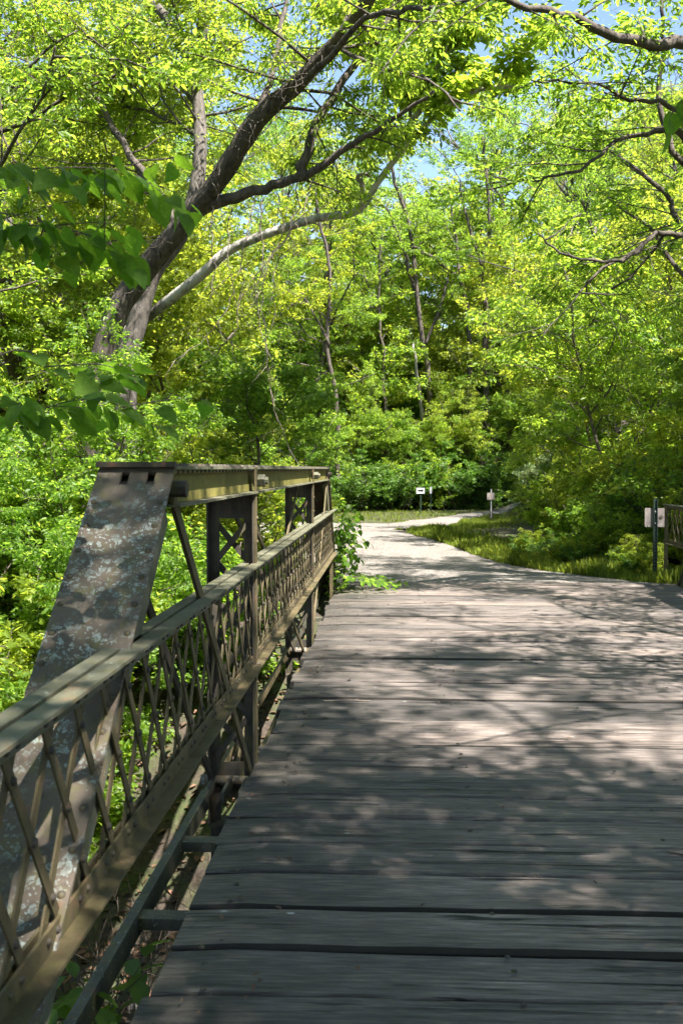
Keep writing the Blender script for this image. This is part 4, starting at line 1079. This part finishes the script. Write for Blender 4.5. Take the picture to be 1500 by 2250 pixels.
# climber at the railing end
root = thing("climbing_plant", "green climbing plant spilling round the far end of the lattice railing", "climber")
rr = random.Random(5)
for j in range(26):
    x0, y0 = -0.72 + rr.uniform(-.15, .1), 13.05 + rr.uniform(-.3, .45)
    hgtz = rr.uniform(.25, 1.15)
    leafy_branch(root, [Vector((x0, y0, -.12)), Vector((x0 + rr.uniform(-.05, .1), y0 - .05, hgtz * .6)), Vector((x0 + rr.uniform(0, .25), y0 + rr.uniform(-.2, .1), hgtz)), Vector((x0 + rr.uniform(.05, .35), y0 + rr.uniform(-.2, .1), hgtz - .12))], .003, 15, .10, OL + HL, 100 + j, .5, .02)
for j in range(13):
    x0 = -0.75; y0 = 13.1 + rr.uniform(-.3, .5)
    leafy_branch(root, [Vector((x0, y0, .0)), Vector((x0 + .25, y0 + .02, .17)), Vector((x0 + rr.uniform(.4, .6), y0 + rr.uniform(-.1, .2), .13)), Vector((x0 + rr.uniform(.6, .95), y0 + rr.uniform(-.1, .3), .06))], .003, 13, .09, OL + HL, 130 + j, .2, .02)

# ------------------------------------------------------------------ grass, litter, stones
def grass():
    P = []
    yr = np.array([r[0] for r in ROAD_R]); xr = np.array([r[1] for r in ROAD_R])
    n = 26000
    y = nr.uniform(14.4, 27, n); x = np.interp(y, yr, xr) + np.abs(nr.normal(0.05, .55, n))
    P.append(np.stack([x, y, np.full(n, 1.0)], 1))
    n = 14000
    y = nr.uniform(29.8, 39, n); x = nr.uniform(-6, 5, n)
    lo = np.interp(y, [p[0] for p in PATH], [p[2] for p in PATH]); hi = np.interp(y, [p[0] for p in PATH], [p[1] for p in PATH])
    keep = ((x < np.minimum(lo, hi) - .05) | (x > np.maximum(lo, hi) + .05)) & (y > 30.4 - .06 * x)
    P.append(np.stack([x, y, np.full(n, .6)], 1)[keep])
    n = 13000
    y = nr.uniform(26.6, 34, n); hi = np.interp(y, [p[0] for p in PATH], [p[1] for p in PATH]); x = hi + np.abs(nr.normal(.1, .8, n))
    P.append(np.stack([x, y, np.full(n, .6)], 1))
    n = 2500
    y = nr.uniform(14.2, 24, n); x = np.interp(y, [r[0] for r in ROAD], [r[1] for r in ROAD]) - np.abs(nr.normal(.1, .3, n))
    P.append(np.stack([x, y, np.full(n, .8)], 1))
    P = np.concatenate(P); k = P[:, 2].copy(); P[:, 2] = hgt(P[:, 0], P[:, 1]) - .01
    n = len(P); clump = .6 + .55 * np.sin(P[:, 0] * 3.1 + 1) * np.sin(P[:, 1] * 2.7) 
    L = k * nr.uniform(.10, .30, n) * np.clip(clump, .35, 1.2)
    D = rand_unit(n) * .42; D[:, 2] = 1
    return tag(link("grass", leaf_mesh("grass", P, D, rand_unit(n), L, nr.uniform(.010, .018, n), M["grass"], True), None), "bright green grass fringing the gravel road and path", "grass", None, "stuff")
grass()
n = 9000
x = nr.uniform(-6.5, -.3, n); y = nr.uniform(1.5, 12.5, n)
P = np.stack([x, y, hgt(x, y) + nr.uniform(.0, .03, n)], 1)
D = rand_unit(n); D[:, 2] *= .25
tag(link("leaf_litter", leaf_mesh("leaf_litter", P, D, np.array([0, 0, 1.0]) + rand_unit(n) * .45, nr.uniform(.05, .11, n), nr.uniform(.03, .06, n), M["litter"]), None), "dry brown leaf litter on the slope under the railing", "leaf litter", None, "stuff")
# dry stalks under the railing
b = MB()
for j in range(90):
    x0, y0 = -1.25 - abs(rng.gauss(0, .5)), rng.uniform(4.3, 8.5); z0 = hz(x0, y0)
    p = Vector((x0, y0, z0)); q = p + Vector((rng.gauss(0, .3), rng.gauss(0, .3), rng.uniform(.3, 1.0)))
    b.tube([p, p.lerp(q, .5) + Vector((rng.gauss(0, .05), 0, .08)), q], [.004, .003, .002], 3)
tag(b.build("dry_stalks", M["twig"]), "tangle of dry stalks under the lattice railing", "dry stalks", None, "stuff")
# stones on the slope
dm = []
for k in range(4):
    b = MB(); r = random.Random(k); pr = [(-1, .0), (-.6, .75), (0, 1), (.6, .7), (1, 0)]
    b.tube([Vector((a, 0, 0)) for a, _ in pr], [max(.02, w * r.uniform(.6, .95)) for _, w in pr], 7)
    b.v = [Vector((v.x * r.uniform(.8, 1.2), v.y * r.uniform(.85, 1.15), v.z * .6 * r.uniform(.85, 1.15))) for v in b.v]
    me = b.mesh("stone", True); me.materials.append(M["stone"]); dm.append(me)
for j in range(46):
    x0, y0 = -0.9 - abs(rng.gauss(0, .8)), rng.uniform(2.6, 9.5)
    o = link("creek_stone", dm[j % 4], None); o.location = (x0, y0, hz(x0, y0) + .01); o.rotation_euler = (rng.uniform(-.3, .3), rng.uniform(-.3, .3), rng.uniform(0, 6)); s = rng.uniform(.03, .085); o.scale = (s, s, s)
    tag(o, "small grey stone lying in the leaf litter under the railing", "stone", "stones in the leaf litter")
# leaf bits and catkins blown on to the deck
n = 420
x = np.where(nr.random(n) < .45, -.72 + np.abs(nr.normal(0, .22, n)), nr.uniform(-.6, 3.8, n)); y = nr.uniform(.5, 14, n)
P = np.stack([x, y, np.full(n, .007)], 1); D = rand_unit(n); D[:, 2] = .12
tag(link("fallen_leaves", leaf_mesh("fallen_leaves", P, D, np.array([0, 0, 1.0]) + rand_unit(n) * .2, nr.uniform(.012, .04, n), nr.uniform(.006, .018, n), M["litter"]), None), "small dry leaf bits scattered over the deck planks", "fallen leaves", None, "stuff")
# fallen twigs and bits on the deck
for (x0, y0, l, a, lab) in ((-.31, 6.75, .16, .05, "pale stick lying on the planks near the railing side"), (1.2, 4.1, .07, -.7, "short green twig on the near planks"), (2.1, 12.1, .12, .5, "small twig on the planks near the road end")):
    b = MB(); d = Vector((math.cos(a), math.sin(a), 0)); p = Vector((x0, y0, .008))
    b.tube([p - d * l, p + Vector((0, .006, .004)), p + d * l], [.006, .007, .004], 5); b.tube([p, p + d * l * .5 + Vector((0, l * .3, .004))], [.004, .002], 4)
    tag(b.build("fallen_twig", M["vine"]), lab, "twig", "twigs fallen on the deck")
